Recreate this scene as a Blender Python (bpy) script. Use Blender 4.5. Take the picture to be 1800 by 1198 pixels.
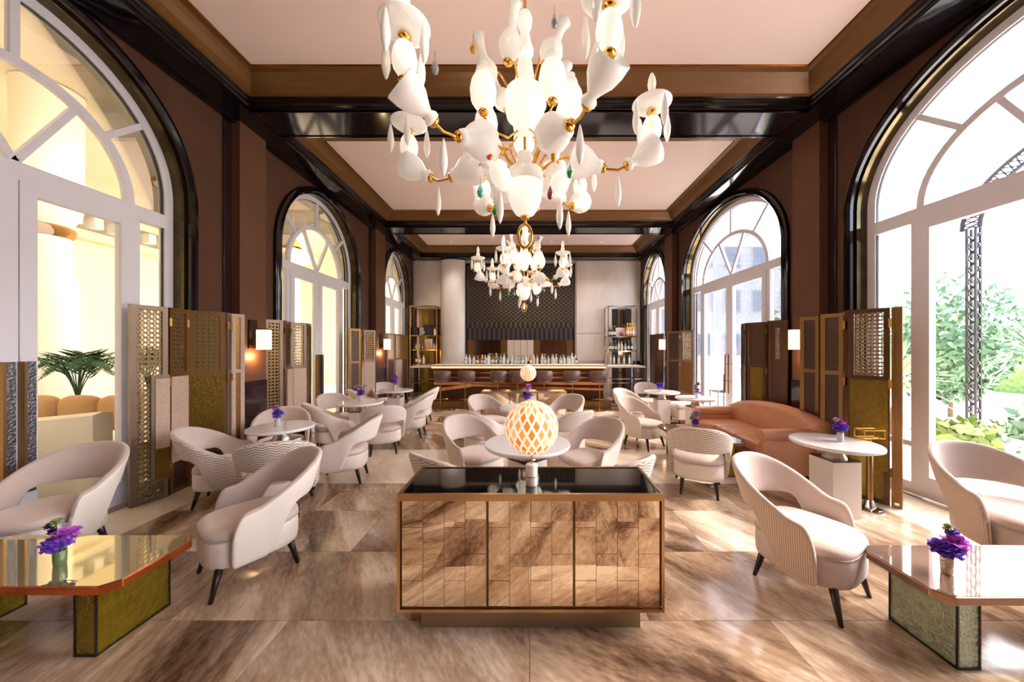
import bpy, bmesh, math, random
from mathutils import Vector, Matrix, Euler
R = math.radians
PI = math.pi
rnd = random.Random(7)
SC = bpy.context.scene
COL = SC.collection
for o in list(bpy.data.objects):
    bpy.data.objects.remove(o)

# ------------------------------------------------------------------ camera, sky, sun, exposure
F = 580.0                      # focal length in pixels of the 1800 x 1198 frame
EYE = 1.6
cd = bpy.data.cameras.new('camera'); cam = bpy.data.objects.new('camera', cd); COL.objects.link(cam)
cam.location = (0, 0, EYE); cam.rotation_euler = (R(90), 0, 0)
cd.sensor_width = 36; cd.lens = F / 1800 * 36; cd.clip_start = 0.05; cd.clip_end = 300
cd.shift_x = -31 / 1800; cd.shift_y = 15 / 1800
SC.camera = cam
SC.view_settings.view_transform = 'Standard'; SC.view_settings.look = 'None'
SC.view_settings.gamma = 1.0; SC.view_settings.use_curve_mapping = False
SC.view_settings.exposure = 0.18
w = bpy.data.worlds.new('sky'); SC.world = w; w.use_nodes = True
nt = w.node_tree; nt.nodes.clear()
sky = nt.nodes.new('ShaderNodeTexSky'); sky.sky_type = 'NISHITA'; sky.sun_disc = False
sky.sun_elevation = R(52); sky.sun_rotation = R(75); sky.air_density = 1.0; sky.dust_density = 5.0; sky.ozone_density = 1.0
bg = nt.nodes.new('ShaderNodeBackground'); bg.inputs['Strength'].default_value = 1.8
ow = nt.nodes.new('ShaderNodeOutputWorld')
nt.links.new(sky.outputs[0], bg.inputs[0]); nt.links.new(bg.outputs[0], ow.inputs[0])
sl = bpy.data.lights.new('sun', 'SUN'); sl.energy = 4.5; sl.angle = R(3); sl.color = (1, .95, .88)
so = bpy.data.objects.new('sun', sl); COL.objects.link(so); so.location = (14, 4, 14)
so.rotation_euler = Vector((-math.cos(R(58)) * math.cos(R(-8)), -math.cos(R(58)) * math.sin(R(-8)), -math.sin(R(58)))).to_track_quat('-Z', 'Y').to_euler()

def lamp(kind, loc, power, color=(1, .82, .62), size=.1, rot=None, name='lamp_light'):
    l = bpy.data.lights.new(name, kind); l.energy = power; l.color = color
    if kind == 'POINT': l.shadow_soft_size = size
    if kind == 'AREA': l.size = size
    o = bpy.data.objects.new(name, l); COL.objects.link(o); o.location = loc
    if rot: o.rotation_euler = rot
    return o

# ------------------------------------------------------------------ materials
def lin(c):
    c = c / 255
    return c / 12.92 if c <= .04045 else ((c + .055) / 1.055) ** 2.4
def RGB(r, g, b): return (lin(r), lin(g), lin(b), 1)
MATS = {}
def mat(name, col, rough=.5, metal=0., spec=.5, bump=0., bscale=40, var=0., vscale=6, coat=0., emit=None, estr=0., trans=0., sheen=0., stretch=None):
    m = bpy.data.materials.new(name); m.use_nodes = True; MATS[name] = m
    n = m.node_tree.nodes; L = m.node_tree.links; b = n['Principled BSDF']
    c = RGB(*col)
    b.inputs['Base Color'].default_value = c; b.inputs['Roughness'].default_value = rough
    b.inputs['Metallic'].default_value = metal; b.inputs['Specular IOR Level'].default_value = spec
    if coat: b.inputs['Coat Weight'].default_value = coat; b.inputs['Coat Roughness'].default_value = .05
    if sheen: b.inputs['Sheen Weight'].default_value = sheen; b.inputs['Sheen Roughness'].default_value = .4
    if trans: b.inputs['Transmission Weight'].default_value = trans
    if emit: b.inputs['Emission Color'].default_value = RGB(*emit); b.inputs['Emission Strength'].default_value = estr
    if var or bump:
        tc = n.new('ShaderNodeTexCoord'); src = tc.outputs['Object']
        if stretch:
            mp = n.new('ShaderNodeMapping'); mp.inputs['Scale'].default_value = stretch; L.new(src, mp.inputs[0]); src = mp.outputs[0]
    if var:
        nz = n.new('ShaderNodeTexNoise'); nz.inputs['Scale'].default_value = vscale; nz.inputs['Detail'].default_value = 6
        L.new(src, nz.inputs['Vector'])
        cr = n.new('ShaderNodeValToRGB'); cr.color_ramp.elements[0].position = .3; cr.color_ramp.elements[1].position = .7
        k0, k1 = 1 - var, 1 + var * .6
        cr.color_ramp.elements[0].color = (c[0] * k0, c[1] * k0, c[2] * k0, 1)
        cr.color_ramp.elements[1].color = (min(1, c[0] * k1), min(1, c[1] * k1), min(1, c[2] * k1), 1)
        L.new(nz.outputs['Fac'], cr.inputs[0]); L.new(cr.outputs[0], b.inputs['Base Color'])
    if bump:
        nb = n.new('ShaderNodeTexNoise'); nb.inputs['Scale'].default_value = bscale; nb.inputs['Detail'].default_value = 3
        L.new(src, nb.inputs['Vector'])
        bp = n.new('ShaderNodeBump'); bp.inputs['Strength'].default_value = bump; bp.inputs['Distance'].default_value = .01
        L.new(nb.outputs['Fac'], bp.inputs['Height']); L.new(bp.outputs[0], b.inputs['Normal'])
    return m
def thin_glass(name, tint=(1, 1, 1), refl=1.0, rough=0.0):
    m = bpy.data.materials.new(name); m.use_nodes = True; MATS[name] = m
    n = m.node_tree.nodes; L = m.node_tree.links; n.clear()
    o = n.new('ShaderNodeOutputMaterial'); t = n.new('ShaderNodeBsdfTransparent'); t.inputs[0].default_value = (*tint, 1)
    g = n.new('ShaderNodeBsdfGlossy'); g.inputs['Roughness'].default_value = rough
    f = n.new('ShaderNodeFresnel'); f.inputs[0].default_value = 1.45
    mu = n.new('ShaderNodeMath'); mu.operation = 'MULTIPLY'; mu.inputs[1].default_value = refl
    mx = n.new('ShaderNodeMixShader')
    L.new(f.outputs[0], mu.inputs[0]); L.new(mu.outputs[0], mx.inputs[0]); L.new(t.outputs[0], mx.inputs[1]); L.new(g.outputs[0], mx.inputs[2]); L.new(mx.outputs[0], o.inputs[0])
    return m

mat('fabric_wall', (80, 46, 27), .75, bump=.15, bscale=60, var=.16, vscale=2.5)
mat('pilaster_brown', (96, 58, 32), .6, bump=.1, bscale=60, var=.12, vscale=3)
mat('black_lacquer', (20, 15, 17), .1, spec=.45)
mat('plum_lacquer', (44, 28, 34), .12, coat=.5)
mat('bronze_cove', (110, 74, 34), .38, metal=.35, var=.1, vscale=1.5)
mat('bronze_edge', (170, 122, 66), .25, metal=.9)
mat('ceiling_white', (230, 208, 200), .7)
mat('reveal_bronze', (88, 76, 52), .12, metal=.9, var=.4, vscale=5)
mat('white_frame', (230, 229, 240), .35, spec=.4)
mat('dark_seal', (52, 48, 46), .5)
thin_glass('pane_glass', refl=.8)
mat('marble_border', (226, 212, 190), .15, var=.12, vscale=2.5)
mat('marble_wall', (226, 214, 204), .35, var=.16, vscale=1.6, stretch=(1, 1, .6))
mat('column_plaster', (232, 224, 218), .3, var=.06, vscale=2)
mat('brass', (206, 160, 92), .22, metal=1.)
mat('gold', (232, 176, 84), .2, metal=1.)
mat('copper', (230, 164, 124), .22, metal=1.)
mat('bronze_frame', (134, 98, 58), .3, metal=.75, var=.15, vscale=8, stretch=(1, 1, .2))
mat('dark_bronze_frame', (84, 58, 40), .3, metal=.6, var=.15, vscale=8, stretch=(1, 1, .2))
mat('grey_bronze_frame', (128, 108, 94), .35, metal=.5, var=.1, vscale=8, stretch=(1, 1, .2))
mat('lattice_metal', (140, 112, 76), .35, metal=.7)
mat('olive_panel', (124, 98, 34), .28, metal=.75, bump=.35, bscale=45, var=.2, vscale=25)
mat('rose_panel', (188, 160, 142), .6, bump=.2, bscale=120, var=.12, vscale=30)
mat('brown_panel', (78, 52, 40), .4, metal=.3, var=.2, vscale=6)
mat('hammered_pull', (110, 108, 116), .25, metal=.9, bump=.9, bscale=45)
mat('white_lacquer', (240, 234, 232), .12, coat=.3)
mat('white_box', (236, 228, 222), .25)
mat('steel', (178, 168, 158), .25, metal=1.)
mat('chrome', (210, 206, 204), .12, metal=1.)
mat('dark_glass_top', (16, 13, 12), .03, spec=1.0, coat=1.)
mat('mirror_tile', (236, 218, 194), .02, metal=1., bump=.012, bscale=9)
mat('champagne_metal', (208, 172, 126), .25, metal=1.)
mat('plinth_metal', (164, 140, 110), .4, metal=.8)
mat('velvet_taupe', (200, 181, 171), .75, sheen=.5, var=.06, vscale=6)
mat('velvet_seat', (214, 194, 184), .75, sheen=.5, var=.06, vscale=6)
mat('cream_plain', (238, 226, 214), .65, sheen=.3, var=.03, vscale=8)
mat('leg_wood', (40, 26, 20), .35)
mat('leather_tan', (212, 153, 117), .33, bump=.06, bscale=120, var=.1, vscale=4, spec=.5)
mat('plum_leather', (112, 84, 80), .4, var=.08)
mat('opal_glass', (250, 248, 244), .22, spec=.5, emit=(255, 248, 236), estr=.12)
mat('opal_lit', (252, 248, 240), .25, emit=(255, 246, 230), estr=.5)
mat('flame_glass', (255, 250, 240), .3, emit=(255, 244, 226), estr=.25)
mat('drop_white', (252, 248, 244), .15, emit=(255, 250, 244), estr=.05)
for nm, c in (('drop_amber', (226, 160, 10)), ('drop_orange', (236, 96, 30)), ('drop_green', (20, 160, 60)), ('drop_teal', (70, 190, 176)), ('drop_wine', (150, 50, 84)), ('drop_smoke', (128, 132, 140)), ('drop_clear', (214, 220, 224))):
    mat(nm, c, .06, coat=.6, trans=.25)
mat('shade_glow', (255, 236, 208), .5, emit=(255, 214, 160), estr=2.0)
mat('sconce_bracket', (58, 46, 38), .3, metal=.7)
mat('bottle_clear', (232, 234, 228), .1, spec=.7)
mat('bottle_green', (60, 96, 60), .08, coat=.5)
mat('bottle_amber', (206, 140, 56), .08, coat=.5)
mat('bottle_dark', (34, 32, 34), .1, coat=.5)
mat('bottle_blue', (150, 190, 206), .08, coat=.4)
mat('bottle_label', (238, 230, 218), .5)
mat('box_black', (40, 38, 40), .5)
mat('box_white', (232, 224, 214), .5)
mat('wine_fabric', (150, 60, 84), .6)
mat('petal_violet', (120, 62, 206), .6, sheen=.3)
mat('petal_magenta', (196, 84, 208), .6, sheen=.3)
mat('petal_lilac', (206, 170, 206), .6)
mat('petal_dark', (62, 36, 70), .6)
mat('leaf_green', (96, 130, 92), .5)
mat('leaf_dark', (44, 92, 50), .5)
mat('leaf_pale', (170, 182, 130), .5)
mat('vase_green', (110, 140, 96), .1, coat=.5, bump=.5, bscale=30, trans=.2)
mat('vase_silver', (196, 178, 166), .2, metal=.8, bump=.6, bscale=45)
mat('vase_clear', (222, 226, 222), .08, trans=.3)
mat('gold_glass', (150, 128, 34), .14, metal=.7, bump=.8, bscale=40, var=.2, vscale=20)
mat('seafoam_glass', (178, 190, 166), .14, metal=.65, bump=1.0, bscale=55, var=.2, vscale=20)
mat('table_mirror_gold', (212, 200, 160), .04, metal=.75)
mat('table_mirror_rose', (196, 170, 154), .04, metal=.75)
mat('copper_edge', (214, 112, 60), .2, metal=.9)
mat('rose_edge', (168, 136, 114), .22, metal=.9)
mat('black_edge', (30, 22, 18), .3)
mat('cream_corridor', (246, 238, 210), .8)
mat('pale_plaster', (250, 248, 246), .8)
mat('terrace', (238, 232, 224), .6, var=.06, vscale=1)
mat('iron_black', (38, 34, 34), .4)
mat('sofa_white', (246, 242, 226), .7)
mat('cushion_tan', (206, 166, 118), .7)
mat('column_capital', (170, 122, 62), .35, metal=.6)
mat('window_dark', (176, 186, 200), .1)
mat('grass', (130, 150, 80), .9, var=.4, vscale=8)
mat('trunk', (120, 96, 70), .8)
mat('lamp_marble', (238, 226, 216), .25, var=.12, vscale=12)
mat('bright_panel', (255, 248, 230), .5, emit=(255, 246, 226), estr=.5)
mat('sconce_plate_black', (40, 36, 36), .2)
mat('mirror_bronze', (170, 146, 128), .1, metal=1.)
mat('mirror_pale', (230, 214, 200), .3, metal=.2)
mat('panel_dark', (40, 34, 33), .4)
mat('wire_gold', (214, 190, 150), .3, metal=.9)
mat('slat_grey', (96, 90, 94), .3, metal=.5)
mat('silver_rim', (186, 160, 150), .2, metal=1.)
mat('led_copper', (255, 190, 140), .3, emit=(255, 190, 130), estr=1.6)

# floor stone: streaked, the direction of the veins turns from slab to slab
def stone(name, stops, rough):
    m = bpy.data.materials.new(name); m.use_nodes = True; MATS[name] = m
    n = m.node_tree.nodes; L = m.node_tree.links; b = n['Principled BSDF']
    g = n.new('ShaderNodeNewGeometry'); oi = n.new('ShaderNodeObjectInfo')
    mr = n.new('ShaderNodeMapRange'); mr.inputs[3].default_value = R(-62); mr.inputs[4].default_value = R(-8); L.new(oi.outputs['Random'], mr.inputs[0])
    vr = n.new('ShaderNodeVectorRotate'); vr.rotation_type = 'Z_AXIS'; L.new(g.outputs['Position'], vr.inputs['Vector']); L.new(mr.outputs[0], vr.inputs['Angle'])
    ad = n.new('ShaderNodeVectorMath'); ad.operation = 'ADD'; L.new(vr.outputs[0], ad.inputs[0])
    sc = n.new('ShaderNodeVectorMath'); sc.operation = 'SCALE'; sc.inputs['Scale'].default_value = 9; L.new(oi.outputs['Random'], sc.inputs[0]); L.new(sc.outputs[0], ad.inputs[1])
    mp = n.new('ShaderNodeMapping'); mp.inputs['Scale'].default_value = (1.3, .27, 1); L.new(ad.outputs[0], mp.inputs[0])
    n1 = n.new('ShaderNodeTexNoise'); n1.inputs['Scale'].default_value = 1.9; n1.inputs['Detail'].default_value = 7; n1.inputs['Roughness'].default_value = .6; n1.inputs['Distortion'].default_value = .7
    L.new(mp.outputs[0], n1.inputs['Vector'])
    mp2 = n.new('ShaderNodeMapping'); mp2.inputs['Scale'].default_value = (9, 3.0, 1); L.new(ad.outputs[0], mp2.inputs[0])
    n2 = n.new('ShaderNodeTexNoise'); n2.inputs['Scale'].default_value = 5; n2.inputs['Detail'].default_value = 5; L.new(mp2.outputs[0], n2.inputs['Vector'])
    mx = n.new('ShaderNodeMath'); mx.operation = 'MULTIPLY_ADD'; mx.inputs[1].default_value = .22; L.new(n2.outputs['Fac'], mx.inputs[0]); L.new(n1.outputs['Fac'], mx.inputs[2])
    s2 = n.new('ShaderNodeMath'); s2.operation = 'SUBTRACT'; s2.inputs[1].default_value = .11; L.new(mx.outputs[0], s2.inputs[0])
    cr = n.new('ShaderNodeValToRGB'); e = cr.color_ramp.elements
    e[0].position, e[0].color = stops[0][0], RGB(*stops[0][1]); e[1].position, e[1].color = stops[-1][0], RGB(*stops[-1][1])
    for p, c in stops[1:-1]:
        q = e.new(p); q.color = RGB(*c)
    L.new(s2.outputs[0], cr.inputs[0]); L.new(cr.outputs[0], b.inputs['Base Color'])
    b.inputs['Roughness'].default_value = rough; b.inputs['Specular IOR Level'].default_value = .5
stone('floor_stone', [(.33, (84, 62, 46)), (.41, (130, 103, 82)), (.48, (166, 138, 114)), (.55, (186, 160, 136)), (.65, (222, 202, 182))], .13)
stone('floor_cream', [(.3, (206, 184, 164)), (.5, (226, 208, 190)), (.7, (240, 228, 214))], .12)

# upholstery patterns, from the UV of the shell (metres)
def pattern(name, base, dark, kind):
    m = bpy.data.materials.new(name); m.use_nodes = True; MATS[name] = m
    n = m.node_tree.nodes; L = m.node_tree.links; b = n['Principled BSDF']
    uv = n.new('ShaderNodeUVMap'); sp = n.new('ShaderNodeSeparateXYZ'); L.new(uv.outputs[0], sp.inputs[0])
    def mth(op, a, bb=None):
        q = n.new('ShaderNodeMath'); q.operation = op
        for i, v in enumerate((a, bb)):
            if v is None: continue
            if hasattr(v, 'node'): L.new(v, q.inputs[i])
            else: q.inputs[i].default_value = v
        return q.outputs[0]
    if kind == 'stripe':
        v = mth('SINE', mth('MULTIPLY', sp.outputs[0], 2 * PI / .013)); lo, hi = .1, .5
    else:
        tri = mth('PINGPONG', mth('MULTIPLY', sp.outputs[0], 1 / .034), 1.0)
        ph = mth('ADD', mth('MULTIPLY', sp.outputs[1], 1 / .024), mth('MULTIPLY', tri, .75))
        v = mth('SINE', mth('MULTIPLY', ph, 2 * PI)); lo, hi = .35, .6
    cr = n.new('ShaderNodeValToRGB'); cr.color_ramp.elements[0].position = lo; cr.color_ramp.elements[1].position = hi
    cr.color_ramp.elements[0].color = RGB(*base); cr.color_ramp.elements[1].color = RGB(*dark)
    L.new(v, cr.inputs[0]); L.new(cr.outputs[0], b.inputs['Base Color'])
    b.inputs['Roughness'].default_value = .7; b.inputs['Sheen Weight'].default_value = .3
pattern('fabric_chevron', (238, 224, 212), (140, 116, 100), 'chevron')
pattern('fabric_pinstripe', (226, 204, 186), (184, 152, 130), 'stripe')
pattern('fabric_chevron_faint', (234, 222, 212), (204, 186, 172), 'chevron')

# woven lamp globe: diamond lattice of tape, lit from inside
def globe(name):
    m = bpy.data.materials.new(name); m.use_nodes = True; MATS[name] = m
    n = m.node_tree.nodes; L = m.node_tree.links; b = n['Principled BSDF']
    uv = n.new('ShaderNodeUVMap'); sp = n.new('ShaderNodeSeparateXYZ'); L.new(uv.outputs[0], sp.inputs[0])
    def mth(op, a, bb=None):
        q = n.new('ShaderNodeMath'); q.operation = op
        for i, v in enumerate((a, bb)):
            if v is None: continue
            if hasattr(v, 'node'): L.new(v, q.inputs[i])
            else: q.inputs[i].default_value = v
        return q.outputs[0]
    U = mth('MULTIPLY', sp.outputs[0], 18.0); V = mth('MULTIPLY', sp.outputs[1], 5.2)
    P, Q = mth('ADD', U, V), mth('SUBTRACT', U, V)
    def band(x):
        fr = mth('FRACT', mth('ADD', x, 40.)); return mth('LESS_THAN', mth('ABSOLUTE', mth('SUBTRACT', fr, .5)), .36)
    cell = mth('MULTIPLY', band(P), band(Q))
    cb = n.new('ShaderNodeCombineXYZ'); L.new(mth('FLOOR', mth('ADD', P, 40.)), cb.inputs[0]); L.new(mth('FLOOR', mth('ADD', Q, 40.)), cb.inputs[1])
    wn_ = n.new('ShaderNodeTexWhiteNoise'); wn_.noise_dimensions = '2D'; L.new(cb.outputs[0], wn_.inputs['Vector'])
    cr = n.new('ShaderNodeValToRGB'); cr.color_ramp.interpolation = 'CONSTANT'
    e = cr.color_ramp.elements; e[0].position = 0; e[0].color = RGB(255, 246, 226); e[1].position = .5; e[1].color = RGB(250, 196, 136)
    q = e.new(.66); q.color = RGB(246, 168, 92)
    q = e.new(.82); q.color = RGB(236, 136, 44)
    L.new(mth('MULTIPLY', cell, mth('ADD', mth('MULTIPLY', wn_.outputs['Value'], .49), .5)), cr.inputs[0])
    L.new(cr.outputs[0], b.inputs['Base Color']); L.new(cr.outputs[0], b.inputs['Emission Color']); b.inputs['Emission Strength'].default_value = .58
    b.inputs['Roughness'].default_value = .5
globe('woven_globe')

# ------------------------------------------------------------------ mesh helpers
class MB:
    def __init__(s): s.v = []; s.f = []; s.m = []; s.uv = {}
    def quad(s, a, b, c, d, mi=0):
        i = len(s.v); s.v += [tuple(a), tuple(b), tuple(c), tuple(d)]; s.f.append((i, i + 1, i + 2, i + 3)); s.m.append(mi)
    def hexa(s, p, mi=0):          # 8 corners: bottom 0-3 ccw, top 4-7
        i = len(s.v); s.v += [tuple(q) for q in p]
        for f in ((3, 2, 1, 0), (4, 5, 6, 7), (0, 1, 5, 4), (1, 2, 6, 5), (2, 3, 7, 6), (3, 0, 4, 7)):
            s.f.append(tuple(i + k for k in f)); s.m.append(mi)
    def box(s, x0, x1, y0, y1, z0, z1, mi=0):
        s.hexa([(x0, y0, z0), (x1, y0, z0), (x1, y1, z0), (x0, y1, z0), (x0, y0, z1), (x1, y0, z1), (x1, y1, z1), (x0, y1, z1)], mi); return s
    def bar(s, a, b, w_, h_, up=(0, 0, 1), mi=0):
        a = Vector(a); b = Vector(b); d = (b - a).normalized(); u = Vector(up); sd = d.cross(u)
        if sd.length < 1e-4: sd = d.cross(Vector((1, 0, 0)))
        sd.normalize(); u = sd.cross(d).normalized(); x = sd * w_ / 2; y = u * h_ / 2
        s.hexa([a - x - y, a + x - y, b + x - y, b - x - y, a - x + y, a + x + y, b + x + y, b - x + y], mi); return s
    def loft(s, rings, cap=True, close=True, mi=0, mis=None):
        n = len(rings[0]); i0 = len(s.v)
        for r in rings: s.v += [tuple(p) for p in r]
        for k in range(len(rings) - 1):
            for j in range(n if close else n - 1):
                a = i0 + k * n + j; b = i0 + k * n + (j + 1) % n
                s.f.append((a, b, b + n, a + n)); s.m.append(mis[k] if mis else mi)
        if cap:
            s.f.append(tuple(i0 + j for j in reversed(range(n)))); s.m.append(mi)
            s.f.append(tuple(i0 + (len(rings) - 1) * n + j for j in range(n))); s.m.append(mi)
        return s
    def lathe(s, prof, seg=20, M=None, mi=0, cap=True, scallop=0, sn=6):
        rings = []
        for k, (r, z) in enumerate(prof):
            ring = []
            for j in range(seg):
                t = 2 * PI * j / seg
                rr = max(r, 1e-4) * (1 + scallop * math.cos(sn * t) * (k / max(1, len(prof) - 1)))
                p = Vector((rr * math.cos(t), rr * math.sin(t), z)); ring.append(M @ p if M else p)
            rings.append(ring)
        return s.loft(rings, cap, True, mi)
    def tube(s, pts, r, seg=8, mi=0, closed=False):
        pts = [Vector(p) for p in pts]; n = len(pts); rings = []; up = None
        for i in range(n):
            if closed: d = pts[(i + 1) % n] - pts[i - 1]
            else: d = pts[min(i + 1, n - 1)] - pts[max(i - 1, 0)]
            d.normalize()
            if up is None:
                up = Vector((0, 0, 1)) if abs(d.z) < .9 else Vector((1, 0, 0))
            x = d.cross(up).normalized(); up = x.cross(d).normalized()
            rr = r[i] if isinstance(r, (list, tuple)) else r
            rings.append([pts[i] + (x * math.cos(2 * PI * j / seg) + up * math.sin(2 * PI * j / seg)) * rr for j in range(seg)])
        if closed: rings.append(rings[0])
        return s.loft(rings, not closed, True, mi)
    def prism(s, poly, z0, z1, mi=0):
        n = len(poly); i = len(s.v)
        s.v += [(p[0], p[1], z0) for p in poly] + [(p[0], p[1], z1) for p in poly]
        s.f.append(tuple(i + k for k in reversed(range(n)))); s.f.append(tuple(i + n + k for k in range(n))); s.m += [mi, mi]
        for k in range(n):
            s.f.append((i + k, i + (k + 1) % n, i + n + (k + 1) % n, i + n + k)); s.m.append(mi)
        return s
    def sphere(s, c, r, seg=14, rings=8, sc=(1, 1, 1), mi=0):
        rg = []
        for k in range(rings + 1):
            t = PI * k / rings
            rg.append([(c[0] + max(1e-4, r * math.sin(t)) * math.cos(2 * PI * j / seg) * sc[0], c[1] + max(1e-4, r * math.sin(t)) * math.sin(2 * PI * j / seg) * sc[1], c[2] - r * math.cos(t) * sc[2]) for j in range(seg)])
        return s.loft(rg, True, True, mi)
    def mesh(s, name, mats, smooth=False, uvf=None):
        me = bpy.data.meshes.new(name); me.from_pydata(s.v, [], s.f)
        for m in (mats if isinstance(mats, (list, tuple)) else [mats]): me.materials.append(MATS[m])
        me.polygons.foreach_set('material_index', s.m)
        if smooth: me.polygons.foreach_set('use_smooth', [True] * len(s.f))
        if uvf:
            ul = me.uv_layers.new(name='UVMap')
            for li, l in enumerate(me.loops): ul.data[li].uv = uvf[l.vertex_index]
        me.validate(); me.update()
        return me
    def build(s, name, mats, parent=None, smooth=False, subs=0, uvf=None, bevel=0, auto=None):
        me = s.mesh(name, mats, smooth, uvf)
        o = bpy.data.objects.new(name, me); COL.objects.link(o)
        if parent: o.parent = parent
        if bevel:
            b = o.modifiers.new('bevel', 'BEVEL'); b.width = bevel; b.segments = 2; b.limit_method = 'ANGLE'; b.angle_limit = R(40)
        if subs:
            q = o.modifiers.new('subd', 'SUBSURF'); q.levels = subs; q.render_levels = subs
        if auto:
            me.polygons.foreach_set('use_smooth', [True] * len(me.polygons))
            bm = bmesh.new(); bm.from_mesh(me)
            bmesh.ops.remove_doubles(bm, verts=bm.verts, dist=1e-5)
            for e in bm.edges:
                if len(e.link_faces) == 2 and e.calc_face_angle(0) > R(auto): e.smooth = False
            bm.normal_update(); bm.to_mesh(me); bm.free()
        return o
def tag(o, label=None, cat=None, group=None, kind=None):
    if label: o['label'] = label
    if cat: o['category'] = cat
    if group: o['group'] = group
    if kind: o['kind'] = kind
    return o
def empty(name, loc=(0, 0, 0), rz=0, parent=None):
    o = bpy.data.objects.new(name, None); COL.objects.link(o); o.location = loc; o.rotation_euler = (0, 0, rz); o.empty_display_size = .1
    if parent: o.parent = parent
    return o
def kids(o): return [c for c in bpy.data.objects if c.parent == o]
def copy_tree(src, parent=None):
    c = src.copy(); COL.objects.link(c)
    if parent: c.parent = parent
    for k in src.children: copy_tree(k, c)
    return c
def inst(name, me, parent, loc=(0, 0, 0), rot=(0, 0, 0)):
    o = bpy.data.objects.new(name, me); COL.objects.link(o); o.parent = parent; o.location = loc; o.rotation_euler = rot
    return o
def sstep(a, b, x):
    t = min(1, max(0, (x - a) / (b - a))); return t * t * (3 - 2 * t)
def floor_at(x, y):                      # a point of the floor from its place in the frame
    Y = F * EYE / (y - 614); return ((x - 931) / F * Y, Y)
# ================================================================== ROOM
HW = 4.1; SKEW = .03; YB = 11.6; YR = -3.3; ZS = 4.73; ZC = 5.05
def Wp(s, y, z, d=0.):                   # point on a side wall: s = -1 left / +1 right, d = metres beyond the wall plane
    if s < 0: return (-(HW + d), y, z)
    return (HW + d - SKEW * (y - 4.5), y, z)
def wquad(mb, s, y0, y1, z0, z1, d=0., d2=None, mi=0):      # box on the wall between depths d and d2
    p = []
    for z in (z0, z1):
        p += [Wp(s, y0, z, d), Wp(s, y1, z, d), Wp(s, y1, z, d2), Wp(s, y0, z, d2)]
    mb.hexa(p if s < 0 else p, mi)

# floor: a bed and the slabs one by one
fb = MB(); fb.box(-4.6, 4.6, YR - .2, YB + .3, -.12, -.012)
floor = fb.build('floor', 'floor_stone'); tag(floor, kind='structure')
def slab_mesh(lx, ly, m):
    b = MB(); g = .0015
    b.box(-lx / 2 + g, lx / 2 - g, -ly / 2 + g, ly / 2 - g, -.02, 0)
    return b.mesh('floor_tile', m)
TX, TY = 1.42, .665
ms = slab_mesh(TX, TY, 'floor_stone'); mc = slab_mesh(TX, TY, 'floor_cream'); ys = []
y = 3.945 - 9 * TY; k = 0
while y < YB - .05:
    cy = y + TY / 2
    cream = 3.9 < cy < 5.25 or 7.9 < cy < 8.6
    off = 0 if k % 2 == 0 else TX / 2
    for i in range(-4, 5):
        x = i * TX + off
        x0, x1 = max(-3.55, x - TX / 2), min(3.55, x + TX / 2)
        if x1 - x0 < .08: continue
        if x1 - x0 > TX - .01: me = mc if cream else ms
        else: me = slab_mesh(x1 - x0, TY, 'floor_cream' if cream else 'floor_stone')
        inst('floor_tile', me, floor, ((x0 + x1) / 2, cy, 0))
    for s in (-1, 1):
        wd = .55 if s < 0 else .62
        if k % 2 == 0: inst('floor_tile', slab_mesh(wd, TY * 2, 'marble_border'), floor, (s * (3.55 + wd / 2), y + TY, 0))
    y += TY; k += 1

# side walls with arched openings
WIN = {-1: [(-1.3, 1.22, .82), (2.72, 1.22, .82), (6.6, 1.22, .82), (10.2, 1.0, .66)], 1: [(-1.5, 1.55, 1.02), (2.62, 1.55, 1.02), (6.85, 1.58, 1.06), (10.4, .95, .62)]}
ZSP, CROWN, ZT0, ZT1 = 3.33, 4.62, 3.0, 3.15
def zarch(yc, a, y):
    t = max(0., 1 - ((y - yc) / a) ** 2); return ZSP + (CROWN - ZSP) * math.sqrt(t)
for s, nm in ((-1, 'wall_left'), (1, 'wall_right')):
    mb = MB(); edges = [YR]
    D0, D1 = 0., .3
    y = YR
    for (yc, a, a2) in WIN[s]:
        wquad(mb, s, y, yc - a, 0, ZC, D0, D1)
        N = 32
        yy = [yc - a * math.cos(PI * i / N) for i in range(N + 1)]
        for i in range(N):
            p = [Wp(s, yy[i], zarch(yc, a, yy[i]), D0), Wp(s, yy[i + 1], zarch(yc, a, yy[i + 1]), D0), Wp(s, yy[i + 1], zarch(yc, a, yy[i + 1]), D1), Wp(s, yy[i], zarch(yc, a, yy[i]), D1),
                 Wp(s, yy[i], ZC, D0), Wp(s, yy[i + 1], ZC, D0), Wp(s, yy[i + 1], ZC, D1), Wp(s, yy[i], ZC, D1)]
            mb.hexa(p)
        y = yc + a
    wquad(mb, s, y, YB, 0, ZC, D0, D1)
    o = mb.build(nm, 'fabric_wall'); tag(o, kind='structure')
    # pilasters, the black strip before each, the black dado
    for (y0, y1) in ([(.42, .9), (4.52, 4.97), (8.52, 9.08)] if s < 0 else [(.42, .9), (4.52, 4.97), (8.9, 9.35)]):
        p = MB(); wquad(p, s, y0, y1, 1.15, ZS, -.13, 0); p.build('pilaster', 'pilaster_brown', o)
        p = MB(); wquad(p, s, y0 - .005, y1 + .005, 0.006, 1.15, -.14, 0); p.build('dado', 'plum_lacquer', o)
        p = MB(); wquad(p, s, y0 - .12, y0 - .004, 0.006, ZS, -.02, 0); p.build('strip', 'plum_lacquer', o)
        p = MB(); wquad(p, s, y1 + .006, y1 + .1, 0.006, ZS, -.02, 0); p.build('strip', 'plum_lacquer', o)
wb = MB(); wb.box(-4.6, 4.6, YR - .3, YR, 0, ZC); tag(wb.build('wall_front', 'fabric_wall'), kind='structure')

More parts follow.
